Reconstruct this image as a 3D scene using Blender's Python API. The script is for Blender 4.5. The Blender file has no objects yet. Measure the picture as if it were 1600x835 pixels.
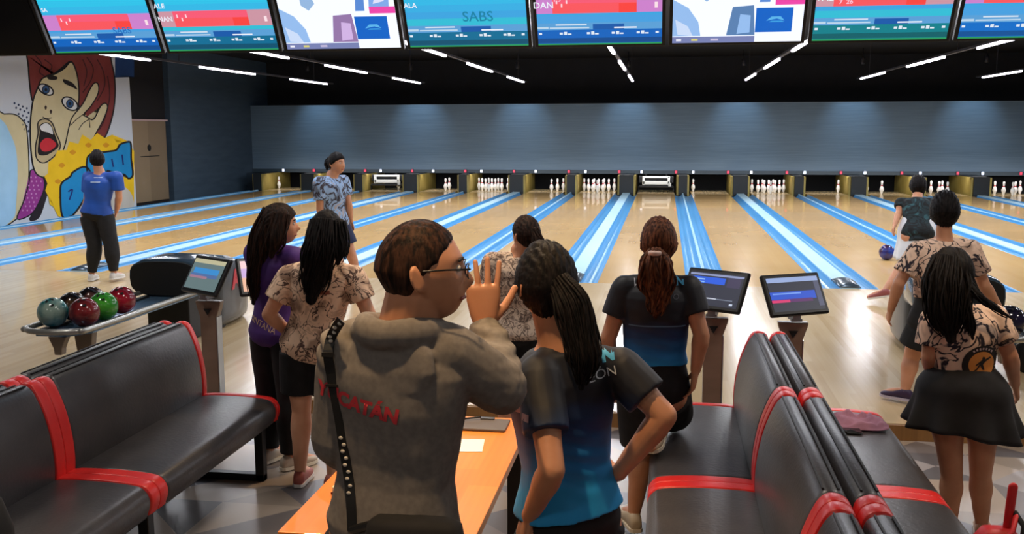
import bpy, bmesh, math, random
from mathutils import Vector, Matrix, noise
from mathutils.bvhtree import BVHTree
SC = bpy.context.scene
COL = SC.collection
PI = math.pi
random.seed(7)

# ------------------------------------------------------------ camera, world, exposure
FPX, YAW, PITCH, ROLL, CAMH = 1500.0, -0.15744, -0.14185, -0.00227, 1.8424
def _basis():
    cy, sy, cp, sp = math.cos(YAW), math.sin(YAW), math.cos(PITCH), math.sin(PITCH)
    f = Vector((sy*cp, cy*cp, sp)); r = Vector((cy, -sy, 0)); u = r.cross(f)
    cr, sr = math.cos(ROLL), math.sin(ROLL)
    return cr*r + sr*u, -sr*r + cr*u, f
CR, CU, CF = _basis()
cam = bpy.data.cameras.new('camera'); cam.sensor_width = 36; cam.lens = FPX/1600*36; cam.clip_start = .05; cam.clip_end = 200
camo = bpy.data.objects.new('camera', cam); COL.objects.link(camo)
m = Matrix((CR, CU, -CF)).transposed().to_4x4(); m.translation = (0, 0, CAMH); camo.matrix_world = m
SC.camera = camo
def W(u, v, Y):
    """the place in the room, Y metres down the hall, that is seen at photo pixel u, v"""
    d = CF*FPX + CR*(u-800) - CU*(v-417.5)
    return d*(Y/d.y) + Vector((0, 0, CAMH))

world = bpy.data.worlds.new('world'); SC.world = world; world.use_nodes = True
bg = world.node_tree.nodes['Background']; bg.inputs[0].default_value = (.5, .62, .8, 1); bg.inputs[1].default_value = .10
SC.view_settings.view_transform = 'Standard'; SC.view_settings.look = 'None'
SC.view_settings.exposure = 0.0; SC.view_settings.gamma = 1.0; SC.view_settings.use_curve_mapping = False
SC.cycles.use_denoising = True
SC.cycles.max_bounces = 6; SC.cycles.diffuse_bounces = 3; SC.cycles.glossy_bounces = 3; SC.cycles.sample_clamp_indirect = 4
LED_POWER = 9.0
LED_WATT = 82.0
SPOT_WARM = 160.0
FILL_PANEL = 42.0

# ------------------------------------------------------------ materials
def srgb(c):
    return tuple((x/255/12.92 if x/255 <= .04045 else ((x/255+.055)/1.055)**2.4) for x in c) + (1,)
MATS = {}
def mat(name, c=(128, 128, 128), rough=.5, metal=0, emit=None, estr=1, spec=.5, coat=0, sss=0):
    if name in MATS: return MATS[name]
    mt = bpy.data.materials.new(name); mt.use_nodes = True
    b = mt.node_tree.nodes['Principled BSDF']
    b.inputs['Base Color'].default_value = srgb(c); b.inputs['Roughness'].default_value = rough
    b.inputs['Metallic'].default_value = metal; b.inputs['Specular IOR Level'].default_value = spec
    b.inputs['Coat Weight'].default_value = coat
    if sss:
        b.inputs['Subsurface Weight'].default_value = sss; b.inputs['Subsurface Radius'].default_value = (.02, .008, .004)
    if emit:
        b.inputs['Emission Color'].default_value = srgb(emit); b.inputs['Emission Strength'].default_value = estr
    MATS[name] = mt
    return mt
def nodes(mt):
    nt = mt.node_tree; return nt, nt.nodes, nt.links, nt.nodes['Principled BSDF']
def ramp(nt, stops, interp='LINEAR'):
    r = nt.nodes.new('ShaderNodeValToRGB'); r.color_ramp.interpolation = interp
    els = r.color_ramp.elements
    while len(els) < len(stops): els.new(.5)
    for e, (p, c) in zip(els, stops): e.position = p; e.color = srgb(c)
    return r
def math_n(nt, op, a, b=None, c=None):
    n = nt.nodes.new('ShaderNodeMath'); n.operation = op
    for i, x in enumerate((a, b, c)):
        if x is None: continue
        if isinstance(x, (int, float)): n.inputs[i].default_value = x
        else: nt.links.new(x, n.inputs[i])
    return n.outputs[0]
def coords(nt, scale=(1, 1, 1), kind='Object', rot=(0, 0, 0)):
    tc = nt.nodes.new('ShaderNodeTexCoord'); mp = nt.nodes.new('ShaderNodeMapping')
    mp.inputs['Scale'].default_value = scale; mp.inputs['Rotation'].default_value = rot
    nt.links.new(tc.outputs[kind], mp.inputs[0]); return mp.outputs[0]
def noisy(name, c1, c2, scale=(5, 5, 5), detail=4, rough=.5, bump=0, bscale=None, coat=0, spec=.5, lo=.35, hi=.65, sss=0):
    if name in MATS: return MATS[name]
    mt = mat(name, c1, rough, spec=spec, coat=coat, sss=sss); nt, N, L, b = nodes(mt)
    n = N.new('ShaderNodeTexNoise'); n.inputs['Scale'].default_value = 1; n.inputs['Detail'].default_value = detail
    L.new(coords(nt, scale), n.inputs[0]); r = ramp(nt, [(lo, c1), (hi, c2)]); L.new(n.outputs[0], r.inputs[0]); L.new(r.outputs[0], b.inputs['Base Color'])
    if bump:
        n2 = N.new('ShaderNodeTexNoise'); n2.inputs['Scale'].default_value = 1; n2.inputs['Detail'].default_value = 3
        L.new(coords(nt, bscale or scale), n2.inputs[0])
        bp = N.new('ShaderNodeBump'); bp.inputs['Strength'].default_value = bump; bp.inputs['Distance'].default_value = .01
        L.new(n2.outputs[0], bp.inputs['Height']); L.new(bp.outputs[0], b.inputs['Normal'])
    return mt
def wood(name, c1, c2, c3, plank=.055, rough=.15, length=1.2):
    """long boards running down the hall: each board its own tone, fine grain along it"""
    if name in MATS: return MATS[name]
    mt = mat(name, c1, rough, coat=.3); nt, N, L, b = nodes(mt)
    co = coords(nt); sep = N.new('ShaderNodeSeparateXYZ'); L.new(co, sep.inputs[0])
    ix = math_n(nt, 'FLOOR', math_n(nt, 'DIVIDE', sep.outputs[0], plank))
    off = math_n(nt, 'FRACT', math_n(nt, 'MULTIPLY', ix, .377))
    iy = math_n(nt, 'FLOOR', math_n(nt, 'ADD', math_n(nt, 'DIVIDE', sep.outputs[1], length), math_n(nt, 'MULTIPLY', off, 3)))
    cb = N.new('ShaderNodeCombineXYZ'); L.new(ix, cb.inputs[0]); L.new(iy, cb.inputs[1])
    wn = N.new('ShaderNodeTexWhiteNoise'); wn.noise_dimensions = '2D'; L.new(cb.outputs[0], wn.inputs[0])
    g = N.new('ShaderNodeTexNoise'); g.inputs['Scale'].default_value = 1; g.inputs['Detail'].default_value = 2; L.new(coords(nt, (60, 1.2, 1)), g.inputs[0])
    s = math_n(nt, 'ADD', math_n(nt, 'MULTIPLY', wn.outputs[0], .6), math_n(nt, 'MULTIPLY', g.outputs[0], .45))
    r = ramp(nt, [(.1, c1), (.5, c2), (.95, c3)]); L.new(s, r.inputs[0]); L.new(r.outputs[0], b.inputs['Base Color'])
    g2 = N.new('ShaderNodeTexNoise'); g2.inputs['Scale'].default_value = 1.3; L.new(co, g2.inputs[0])
    rr = N.new('ShaderNodeMapRange'); rr.inputs[3].default_value = rough*.7; rr.inputs[4].default_value = rough*1.4
    L.new(g2.outputs[0], rr.inputs[0]); L.new(rr.outputs[0], b.inputs['Roughness'])
    return mt
def hair_mat(name, c1, c2, scale=(90, 90, 6)):
    return noisy(name, c1, c2, scale, 3, .6, bump=.3, bscale=(140, 140, 8), lo=.4, hi=.68, spec=.14)
def floor_tiles():
    mt = mat('concourse_tiles', (120, 118, 115), .3); nt, N, L, b = nodes(mt)
    sep = N.new('ShaderNodeSeparateXYZ'); L.new(coords(nt, (2.2, 2.2, 1)), sep.inputs[0])
    x, y = sep.outputs[0], sep.outputs[1]
    fx, fy = math_n(nt, 'FRACT', x), math_n(nt, 'FRACT', y)
    a = math_n(nt, 'GREATER_THAN', fx, fy); c = math_n(nt, 'GREATER_THAN', math_n(nt, 'ADD', fx, fy), 1.0)
    t = math_n(nt, 'ADD', a, math_n(nt, 'MULTIPLY', c, 2))
    cb = N.new('ShaderNodeCombineXYZ'); L.new(math_n(nt, 'FLOOR', x), cb.inputs[0]); L.new(math_n(nt, 'FLOOR', y), cb.inputs[1]); L.new(t, cb.inputs[2])
    wn = N.new('ShaderNodeTexWhiteNoise'); wn.noise_dimensions = '3D'; L.new(cb.outputs[0], wn.inputs[0])
    r = ramp(nt, [(0, (96, 92, 94)), (.22, (150, 136, 122)), (.42, (118, 110, 108)), (.6, (170, 154, 138)), (.78, (106, 102, 106)), (.9, (158, 150, 148))], 'CONSTANT')
    L.new(wn.outputs[0], r.inputs[0]); L.new(r.outputs[0], b.inputs['Base Color'])
    return mt
def camo_shirt(name, base, dark, mid, sc=14, w=.05):
    """pale cloth printed with thin wandering dark lines and blots"""
    if name in MATS: return MATS[name]
    mt = mat(name, base, .85); nt, N, L, b = nodes(mt)
    n = N.new('ShaderNodeTexNoise'); n.inputs['Scale'].default_value = sc; n.inputs['Detail'].default_value = 3; n.inputs['Distortion'].default_value = 1.2
    L.new(coords(nt), n.inputs[0])
    r = ramp(nt, [(0, mid), (.36, mid), (.40, base), (.5-w, base), (.5-w*.4, dark), (.5+w*.4, dark), (.5+w, base), (.66, base), (.7, mid)])
    L.new(n.outputs[0], r.inputs[0])
    n2 = N.new('ShaderNodeTexNoise'); n2.inputs['Scale'].default_value = sc*.6; n2.inputs['Detail'].default_value = 2; L.new(coords(nt, (1, 1, 1), rot=(1, .4, 0)), n2.inputs[0])
    r2 = ramp(nt, [(.55, (255, 255, 255)), (.62, (150, 135, 130))]); L.new(n2.outputs[0], r2.inputs[0])
    mx = N.new('ShaderNodeMix'); mx.data_type = 'RGBA'; mx.blend_type = 'MULTIPLY'; mx.inputs[0].default_value = .8
    L.new(r.outputs[0], mx.inputs[6]); L.new(r2.outputs[0], mx.inputs[7]); L.new(mx.outputs[2], b.inputs['Base Color'])
    return mt
def jersey(name, z0, z1):
    """navy shoulders running into bright blue at the hem, dyed into the cloth"""
    mt = mat(name, (16, 20, 38), .6); nt, N, L, b = nodes(mt)
    sep = N.new('ShaderNodeSeparateXYZ'); L.new(coords(nt), sep.inputs[0])
    n = N.new('ShaderNodeTexNoise'); n.inputs['Scale'].default_value = 9; L.new(coords(nt, (1, 1, 3)), n.inputs[0])
    z = math_n(nt, 'ADD', sep.outputs[2], math_n(nt, 'MULTIPLY', math_n(nt, 'SUBTRACT', n.outputs[0], .5), .05))
    mr = N.new('ShaderNodeMapRange'); mr.inputs[1].default_value = z0; mr.inputs[2].default_value = z1; L.new(z, mr.inputs[0])
    r = ramp(nt, [(0, (30, 156, 226)), (.3, (18, 122, 196)), (.65, (16, 58, 110)), (1, (15, 17, 30))]); L.new(mr.outputs[0], r.inputs[0]); L.new(r.outputs[0], b.inputs['Base Color'])
    return mt

# ------------------------------------------------------------ mesh helpers
def add_box(bm, c, s, rot=None, mi=0):
    c = Vector(c); hx, hy, hz = s[0]/2, s[1]/2, s[2]/2
    vs = []
    for x, y, z in ((-1,-1,-1),(1,-1,-1),(1,1,-1),(-1,1,-1),(-1,-1,1),(1,-1,1),(1,1,1),(-1,1,1)):
        p = Vector((x*hx, y*hy, z*hz))
        if rot is not None: p = rot @ p
        vs.append(bm.verts.new(c+p))
    for f in ((0,3,2,1),(4,5,6,7),(0,1,5,4),(1,2,6,5),(2,3,7,6),(3,0,4,7)):
        fc = bm.faces.new([vs[i] for i in f]); fc.material_index = mi
def bxr(x0, x1, y0, y1, z0, z1, bm=None, mi=0):
    bm = bm or bmesh.new(); add_box(bm, ((x0+x1)/2, (y0+y1)/2, (z0+z1)/2), (abs(x1-x0), abs(y1-y0), abs(z1-z0)), mi=mi); return bm
def add_rings(bm, rings, closed=True, caps=True, mi=0):
    vr = [[bm.verts.new(p) for p in r] for r in rings]
    n = len(vr[0])
    for a, b in zip(vr, vr[1:]):
        for i in range(n if closed else n-1):
            j = (i+1) % n
            f = bm.faces.new((a[i], a[j], b[j], b[i])); f.material_index = mi
    if caps:
        f = bm.faces.new(vr[0][::-1]); f.material_index = mi; f = bm.faces.new(vr[-1]); f.material_index = mi
    return vr
def ering(c, ax, ay, rx, ry, n=24, e=1.0):
    out = []
    for i in range(n):
        a = 2*PI*i/n; ca, sa = math.cos(a), math.sin(a)
        x = math.copysign(abs(ca)**e, ca)*rx; y = math.copysign(abs(sa)**e, sa)*ry
        out.append(c + ax*x + ay*y)
    return out
def smooth_path(pts, k=6):
    P = [Vector(p) for p in pts]
    if len(P) < 3: return [P[0].lerp(P[1], i/k) for i in range(k+1)]
    out = []
    for i in range(len(P)-1):
        p0, p1, p2, p3 = P[max(i-1, 0)], P[i], P[i+1], P[min(i+2, len(P)-1)]
        for j in range(k):
            t = j/k
            out.append(.5*((2*p1)+(p2-p0)*t+(2*p0-5*p1+4*p2-p3)*t*t+(3*p1-p0-3*p2+p3)*t**3))
    out.append(P[-1]); return out
def interp(vals, t):
    """vals: list of (t, v) sorted"""
    if t <= vals[0][0]: return vals[0][1]
    for (a, x), (b, y) in zip(vals, vals[1:]):
        if t <= b:
            k = (t-a)/(b-a); k = k*k*(3-2*k); return x+(y-x)*k
    return vals[-1][1]
def add_tube(bm, pts, rad, n=12, flat=1.0, up=None, round_ends=True, mi=0):
    """swept tube; rad a number or function of t; flat squashes across the second axis"""
    P = [Vector(p) for p in pts]
    L = [0]
    for a, b in zip(P, P[1:]): L.append(L[-1]+(b-a).length)
    T = L[-1] or 1
    rf = rad if callable(rad) else (lambda t: rad)
    d = (P[1]-P[0]).normalized()
    ref = Vector(up) if up is not None else (Vector((0, 0, 1)) if abs(d.z) < .9 else Vector((0, 1, 0)))
    ax = (ref - d*ref.dot(d)).normalized(); rings = []
    if round_ends:
        r = rf(0)
        for a in (80, 50, 22): rings.append(('s', P[0]-d*r*math.sin(math.radians(a)), d, r*math.cos(math.radians(a))))
    for i, p in enumerate(P):
        dd = (P[min(i+1, len(P)-1)]-P[max(i-1, 0)]).normalized(); rings.append(('m', p, dd, rf(L[i]/T)))
    if round_ends:
        r = rf(1); dd = (P[-1]-P[-2]).normalized()
        for a in (22, 50, 80): rings.append(('e', P[-1]+dd*r*math.sin(math.radians(a)), dd, r*math.cos(math.radians(a))))
    rr = []
    for k, p, dd, r in rings:
        ax = (ax - dd*ax.dot(dd)).normalized(); ay = dd.cross(ax)
        rr.append([p + ax*math.cos(2*PI*i/n)*r*flat + ay*math.sin(2*PI*i/n)*r for i in range(n)])
    add_rings(bm, rr, mi=mi)
def add_ball(bm, c, r, seg=24, rings=14, fn=None, mi=0):
    c = Vector(c); r = r if isinstance(r, (tuple, list, Vector)) else (r, r, r); rr = []
    for i in range(1, rings):
        th = PI*i/rings
        rr.append([c + Vector((r[0]*math.sin(th)*math.cos(2*PI*j/seg), r[1]*math.sin(th)*math.sin(2*PI*j/seg), -r[2]*math.cos(th))) for j in range(seg)])
    add_rings(bm, rr, mi=mi)
def add_lathe(bm, c, prof, seg=20, mi=0):
    c = Vector(c)
    add_rings(bm, [[c+Vector((r*math.cos(2*PI*j/seg), r*math.sin(2*PI*j/seg), z)) for j in range(seg)] for r, z in prof], mi=mi)
def add_poly(bm, pts, thick=None, nrm=None, mi=0):
    """flat polygon, or a thin plate if thick is given"""
    P = [Vector(p) for p in pts]
    if thick is None:
        f = bm.faces.new([bm.verts.new(p) for p in P]); f.material_index = mi; return
    n = Vector(nrm).normalized()*thick
    a = [bm.verts.new(p) for p in P]; b = [bm.verts.new(p+n) for p in P]
    f = bm.faces.new(a[::-1]); f.material_index = mi; f = bm.faces.new(b); f.material_index = mi
    for i in range(len(P)):
        j = (i+1) % len(P); f = bm.faces.new((a[i], a[j], b[j], b[i])); f.material_index = mi
def obj(name, bm, m, parent=None, smooth=False, loc=None, bevel=0, keep=False):
    bmesh.ops.recalc_face_normals(bm, faces=bm.faces) if not keep else None
    me = bpy.data.meshes.new(name); bm.to_mesh(me); bm.free()
    for x in (m if isinstance(m, (list, tuple)) else [m]): me.materials.append(x)
    if smooth: me.polygons.foreach_set('use_smooth', [True]*len(me.polygons))
    o = bpy.data.objects.new(name, me); COL.objects.link(o)
    if parent: o.parent = parent
    if loc: o.location = loc
    if bevel:
        b = o.modifiers.new('bevel', 'BEVEL'); b.width = bevel; b.segments = 2; b.limit_method = 'ANGLE'; b.harden_normals = False
    return o
def tag(o, label, cat, group=None, kind=None):
    if label: o['label'] = label
    if cat: o['category'] = cat
    if group: o['group'] = group
    if kind: o['kind'] = kind
    return o
def thing(name, loc, label, cat, group=None, rz=0):
    o = bpy.data.objects.new(name, None); COL.objects.link(o); o.location = loc; o.rotation_euler = (0, 0, rz); o.empty_display_size = .1
    return tag(o, label, cat, group)
def struct(name, bm, m, smooth=False, parent=None):
    o = obj(name, bm, m, smooth=smooth, parent=parent)
    if not parent: o['kind'] = 'structure'
    return o
def copy_tree(o, parent=None):
    c = o.copy(); COL.objects.link(c)
    if parent: c.parent = parent
    for ch in [x for x in o.children]: copy_tree(ch, c)
    return c
def text_mesh(txt, size, extrude=0.0, bold=0.0, align='CENTER'):
    cu = bpy.data.curves.new('t', 'FONT'); cu.body = txt; cu.size = size; cu.extrude = extrude; cu.offset = bold
    cu.align_x = align; cu.align_y = 'CENTER'; cu.resolution_u = 3
    o = bpy.data.objects.new('t', cu); COL.objects.link(o)
    dg = bpy.context.evaluated_depsgraph_get(); me = bpy.data.meshes.new_from_object(o.evaluated_get(dg))
    bpy.data.objects.remove(o); bpy.data.curves.remove(cu); return me
def add_text(bm, txt, size, M, bold=0.0, align='CENTER', mi=0, extrude=.0008):
    me = text_mesh(txt, size, extrude, bold, align); me.transform(M)
    n = len(bm.faces); bm.from_mesh(me); bm.faces.ensure_lookup_table()
    for f in bm.faces[n:]: f.material_index = mi
    bpy.data.meshes.remove(me)
def remesh(bm, voxel, smooth=2):
    """fuse overlapping closed volumes into one continuous surface"""
    me = bpy.data.meshes.new('r'); bmesh.ops.recalc_face_normals(bm, faces=bm.faces); bm.to_mesh(me); bm.free()
    o = bpy.data.objects.new('r', me); COL.objects.link(o)
    r = o.modifiers.new('r', 'REMESH'); r.mode = 'VOXEL'; r.voxel_size = voxel
    if smooth:
        s = o.modifiers.new('s', 'SMOOTH'); s.factor = .5; s.iterations = smooth
    dg = bpy.context.evaluated_depsgraph_get(); m2 = bpy.data.meshes.new_from_object(o.evaluated_get(dg))
    bpy.data.objects.remove(o); bpy.data.meshes.remove(me)
    nb = bmesh.new(); nb.from_mesh(m2); bpy.data.meshes.remove(m2); return nb

# ------------------------------------------------------------ the hall
LW_, GN, GW, X7 = 1.066, .4855, .6508, -.780
PAIR = 2*LW_+GN+GW
FOUL, LEND, DECK = 11.52, 29.95, 28.9
APP = 6.17; FZ = -.10; CEIL = 4.1; XL = -13.3; XR = 14.6; YB = 31.2; MASKY = 29.8
def laneX(i):
    k, o = (i-7)//2, (i-7) % 2
    return X7 + k*PAIR + (LW_+GN if o else 0)
M_LANE = wood('lane_maple', (216, 173, 110), (220, 178, 115), (224, 184, 121), .0273*4, .16, 6)
M_APP = wood('approach_maple', (202, 172, 126), (212, 184, 140), (220, 194, 152), .0273*2, .2, 2.4)
M_BLACK = mat('black_paint', (14, 14, 17), .8)
M_DARK = noisy('dark_wall_paint', (22, 23, 28), (27, 28, 33), (3, 3, 3), rough=.8)
M_MASK = noisy('masking_panel_slate', (92, 114, 132), (100, 122, 140), (1, 1, 26), 2, .55)
M_SLATE = noisy('slate_wall_paint', (54, 72, 88), (62, 80, 96), (1.2, 1.2, 8), rough=.7)
struct('floor', bxr(-15, XR+.4, -3.5, APP-.03, FZ-.1, FZ), floor_tiles())
bm = bxr(XL, XR, APP, FOUL, -.3, 0)
approach = struct('floor_approach', bm, M_APP)
struct('trim_1', bxr(XL, XR, APP-.028, APP-.002, FZ-.02, -.004), wood('riser_oak', (120, 84, 40), (150, 108, 58), (164, 122, 70), .2, .4))
struct('floor_under_lanes', bxr(XL, XR, FOUL, YB, -.5, -.3), M_BLACK)
struct('ceiling', bxr(-15, XR+.4, -3.5, YB+.3, CEIL, CEIL+.1), M_BLACK)
struct('wall_back', bxr(-15, XR+.4, YB, YB+.15, -.5, CEIL), M_DARK)
struct('wall_right', bxr(XR, XR+.15, -3.5, YB, -.5, CEIL), M_DARK)
struct('wall_rear', bxr(-15, XR+.4, -3.65, -3.5, -.5, CEIL), mat('rear_wall_paint', (120, 112, 104), .8))
struct('wall_left', bxr(XL-.15, XL, -3.5, 22.68, -.5, CEIL), mat('mural_ground_paint', (206, 214, 224), .75))
struct('wall_left_recess', bxr(XL-.32, XL-.14, 22.68, 24.6, -.5, CEIL), mat('recess_black', (16, 14, 18), .8))
struct('wall_left_far', bxr(XL-.15, XL, 24.62, YB, -.5, CEIL), M_SLATE)
# door with its small emblem plate, in the recess beside the mural
dr = struct('door_1', bxr(XL-.14, XL-.09, 22.74, 24.5, 0, 2.1), wood('door_oak', (122, 104, 80), (136, 116, 90), (146, 126, 98), 3, .5))
bm = bmesh.new(); add_lathe(bm, (0, 0, 0), [(.001, 0), (.085, 0), (.085, .01), (.001, .01)], 16)
o = struct('door_emblem', bm, mat('emblem_black', (20, 18, 16), .5), parent=dr); o.matrix_world = Matrix.Translation((XL-.09, 23.6, 1.4)) @ Matrix.Rotation(PI/2, 4, 'Y')
struct('door_seam', bxr(XL-.09, XL-.085, 23.15, 24.1, 1.17, 1.19), MATS['emblem_black'], parent=dr)
struct('trim_2', bxr(XL-.14, XL-.05, 22.7, 24.56, 2.1, 2.14), mat('pale_pink_trim', (190, 165, 165), .5))
# slate masking wall over the pins, its bottom rail and the black void above
mk = struct('wall_masking', bxr(XL+.005, XR, MASKY, MASKY+.08, .60, 2.62), M_MASK)
struct('trim_3', bxr(XL+.005, XR, MASKY-.05, MASKY+.02, .50, .61), noisy('masking_rail', (44, 60, 70), (52, 68, 78), (1, 1, 1), rough=.5))
struct('trim_4', bxr(XL+.005, XR, MASKY-.01, MASKY+.1, 2.62, 2.64), mat('rail_top', (110, 128, 142), .4))
struct('wall_pit', bxr(-13.0, XR, 30.9, 31.0, -.3, .7), mat('pit_black', (9, 11, 14), .8))
struct('trim_5', bxr(XL+.005, -13.03, 29.3, 29.74, -.05, .49), mat('corner_box', (40, 56, 70), .6))

# lanes, gutters, dividers
M_GUT = mat('gutter_blue', (78, 152, 204), .3)
M_CAP = mat('capping_pale_blue', (176, 216, 238), .25)
M_CAPW = mat('wide_capping_pale', (186, 222, 240), .3)
M_LINE = mat('foul_line_black', (40, 34, 30), .3)
M_DECK = wood('pin_deck', (206, 180, 130), (216, 190, 142), (224, 200, 152), .04, .2)
M_ARROW = mat('arrow_inlay', (196, 110, 70), .3)
ORD = ['first', 'second', 'third', 'fourth', 'fifth', 'sixth', 'seventh', 'eighth', 'ninth', 'tenth', 'eleventh', 'twelfth', 'thirteenth', 'fourteenth']
NL = 14
for i in range(NL):
    x = laneX(i)
    t = thing('bowling_lane', (x+LW_/2, FOUL, 0), f'{ORD[i]} polished maple bowling lane counted from the mural wall', 'bowling lane', 'bowling lanes side by side')
    h = LW_/2
    obj('lane_bed', bxr(-h, h, .01, DECK-.75-FOUL, -.25, 0), M_LANE, t)
    obj('pin_deck', bxr(-h, h, DECK-.73-FOUL, LEND-FOUL, -.25, 0), M_DECK, t)
    obj('joint_strip', bxr(-h, h, DECK-.75-FOUL, DECK-.73-FOUL, -.25, -.001), M_LINE, t)
def gutter(bm, xc, w, y0, y1):
    prof = [(-w/2, 0)] + [(w/2*math.cos(PI+PI*k/10)*.92, -.012-.075*math.sin(PI*k/10)) for k in range(11)] + [(w/2, 0), (w/2, -.2), (-w/2, -.2)]
    add_rings(bm, [[Vector((xc+px, y, pz)) for px, pz in prof] for y in (y0, y1)])
for i in range(NL):
    # gap on the left of lane i
    x1 = laneX(i); wide = (i-7) % 2 == 0
    gap = GW if wide else GN
    if i == 0: gap = .5
    x0 = x1-gap
    gw = .225
    mid = gap-2*gw
    t = thing('lane_divider', ((x0+x1)/2, FOUL, 0), f'pale {"wide" if wide else "narrow"} capping between blue gutters on the left of the {ORD[i]} lane', 'lane divider', 'dividers with gutters between the lanes')
    cx = (x0+x1)/2
    for s in (-1, 1):
        bm = bmesh.new(); gutter(bm, s*(gap/2-gw/2), gw, 0, 28.40-FOUL); obj('gutter', bm, M_GUT, t, smooth=False)
    bm = bxr(-mid/2-.004, mid/2+.004, 0, 28.40-FOUL, -.2, .012); obj('capping', bm, M_CAPW if wide else M_CAP, t, bevel=.006)
    if wide:
        # the dark hood over the ball track at the foul line
        bm = bmesh.new()
        add_rings(bm, [[Vector((sx*(.09+.02*a), -.02+.62*a-.0, 0.014)) if False else Vector((math.cos(q)*(.125), a, .012+max(0, math.sin(q))*hh)) for q in [PI*k/10 for k in range(11)]+[PI*1.5]] for a, hh in ((.0, .02), (.1, .05), (.3, .065), (.5, .05), (.62, .015)) for sx in (1,)])
        obj('foul_detector', bm, mat('detector_grey', (70, 84, 96), .25, .4), t, smooth=True)
# kickback side plates between the pin decks
for i in range(NL):
    x1 = laneX(i); wide = (i-7) % 2 == 0; gap = GW if wide else GN
    if i == 0: gap = .5
    cx = x1-gap/2
    t = thing('kickback', (cx, 29.35, 0), f'dark kickback box beside the pins on the left of the {ORD[i]} lane', 'kickback', 'kickback boxes between the pin decks')
    bm = bxr(-gap/2+.12, gap/2-.12, -.9, 1.4, -.2, .52); bxr(-gap/2+.004, gap/2-.004, -.9, 1.4, -.25, -.06, bm); obj('box', bm, mat('kickback_black', (26, 28, 26), .5), t)
    for s in (-1, 1):
        obj('side_plate', bxr(s*(gap/2-.09)-.025, s*(gap/2-.09)+.025, -.93+.06*(s < 0), 1.3, -.2, .50), noisy('kickback_olive', (150, 132, 62), (166, 148, 80), (3, 3, 3), rough=.5), t)
    obj('front_post', bxr(-gap/2+.118, gap/2-.118, -.93, -.9, 0, .50), mat('kickback_front', (34, 38, 40), .4), t)
M_W = mat('white_lamp', (235, 240, 255), .4, emit=(215, 230, 255), estr=1.6)
M_R = mat('red_lamp', (220, 60, 80), .4, emit=(220, 60, 95), estr=.7)
M_PLATE = mat('lamp_housing', (30, 34, 40), .5)
for i in range(NL):
    x = laneX(i)
    for dx, mt_, nm, lab in ((.08, M_W, 'lane_number_lamp', 'small white lit lane plate on the rail over the {} lane'), (LW_+.05, M_R, 'red_signal_lamp', 'small pink-red lamp on the rail right of the {} lane')):
        t = thing(nm, (x+dx, MASKY-.07, .56), lab.format(ORD[i]), 'lamp', 'signal lamps along the masking rail')
        obj('housing', bxr(-.05, .05, -.0, .02, -.05, .06), M_PLATE, t); obj('lens', bxr(-.035, .035, -.02, .0, -.035, .05), mt_, t, bevel=.006)

# pins
def pin_prof():
    p = [(.001, 0), (.0254, 0), (.0286, .02), (.042, .07), (.0605, .114), (.058, .15), (.045, .19), (.028, .228), (.0228, .254), (.0236, .27), (.0305, .31), (.0323, .343), (.027, .366), (.015, .379), (.001, .381)]
    return p
bm = bmesh.new(); add_lathe(bm, (0, 0, 0), pin_prof(), 18)
for f in bm.faces:
    z = f.calc_center_median().z; f.material_index = 1 if (.228 < z < .256 or .268 < z < .29) else 0
PINW, PINR = mat('pin_white', (244, 244, 240), .25, coat=.4), mat('pin_red', (200, 30, 50), .3)
pin0 = obj('bowling_pin', bm, [PINW, PINR], smooth=True); pin0.location = (0, 29, 0)
PP = []
for r in range(4):
    for k in range(r+1): PP.append(((k-r/2)*.3048, r*.264))
used = [False]
lane_pins = {0: [6, 9], 1: [0, 1, 3, 4, 6, 7, 9], 2: [5], 3: [2, 8], 4: list(range(10)), 5: [9, 5, 2], 6: list(range(10)), 8: [6], 9: list(range(10)), 10: [9], 11: [6, 1], 12: [3, 6, 4, 0, 1], 13: [0, 1, 2, 3, 6, 9]}
for i, ids in lane_pins.items():
    for q in ids:
        if not used[0]: p_ = pin0; used[0] = True
        else: p_ = pin0.copy(); COL.objects.link(p_)
        px, py = PP[q]; p_.location = (laneX(i)+LW_/2+px, DECK-.35+py, 0)
        what = 'in the full rack' if len(ids) == 10 else ('alone' if len(ids) == 1 else 'among the few left standing')
        tag(p_, f'white red-banded bowling pin {what} on the {ORD[i]} lane', 'bowling pin', f'bowling pins on the {ORD[i]} lane')
# pin-setting racks lowered on two lanes
for i in (2, 7):
    t = thing('pin_rack', (laneX(i)+LW_/2, 28.85, .12), f'white pin-setting frame lowered over the {ORD[i]} lane', 'pinsetter')
    bm = bmesh.new()
    add_box(bm, (0, 0, .33), (.8, .06, .05)); add_box(bm, (0, 0, .16), (.78, .06, .1))
    for s in (-1, 1): add_box(bm, (s*.37, 0, .22), (.07, .06, .26))
    obj('frame', bm, mat('rack_white', (210, 214, 210), .4), t, bevel=.008)
    bm = bmesh.new(); add_box(bm, (0, .02, .05), (1.0, .12, .06)); add_box(bm, (0, .1, .26), (1.02, .04, .2)); obj('sweep_bar', bm, mat('rack_black', (22, 24, 26), .4), t, bevel=.01)
    obj('guard_plate', bxr(.36, .44, -.06, -.03, .06, .16), MATS['rack_white'], t)
    for sx in (-.3, .3): obj('lift_arm', bxr(sx-.02, sx+.02, .0, .04, .33, .40), MATS['rack_black'], t)
    obj('sweep_foot', bxr(.5, .52, -.02, .1, -.12, .05), MATS['rack_black'], t); obj('sweep_foot', bxr(-.52, -.5, -.02, .1, -.12, .05), MATS['rack_black'], t)
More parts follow.
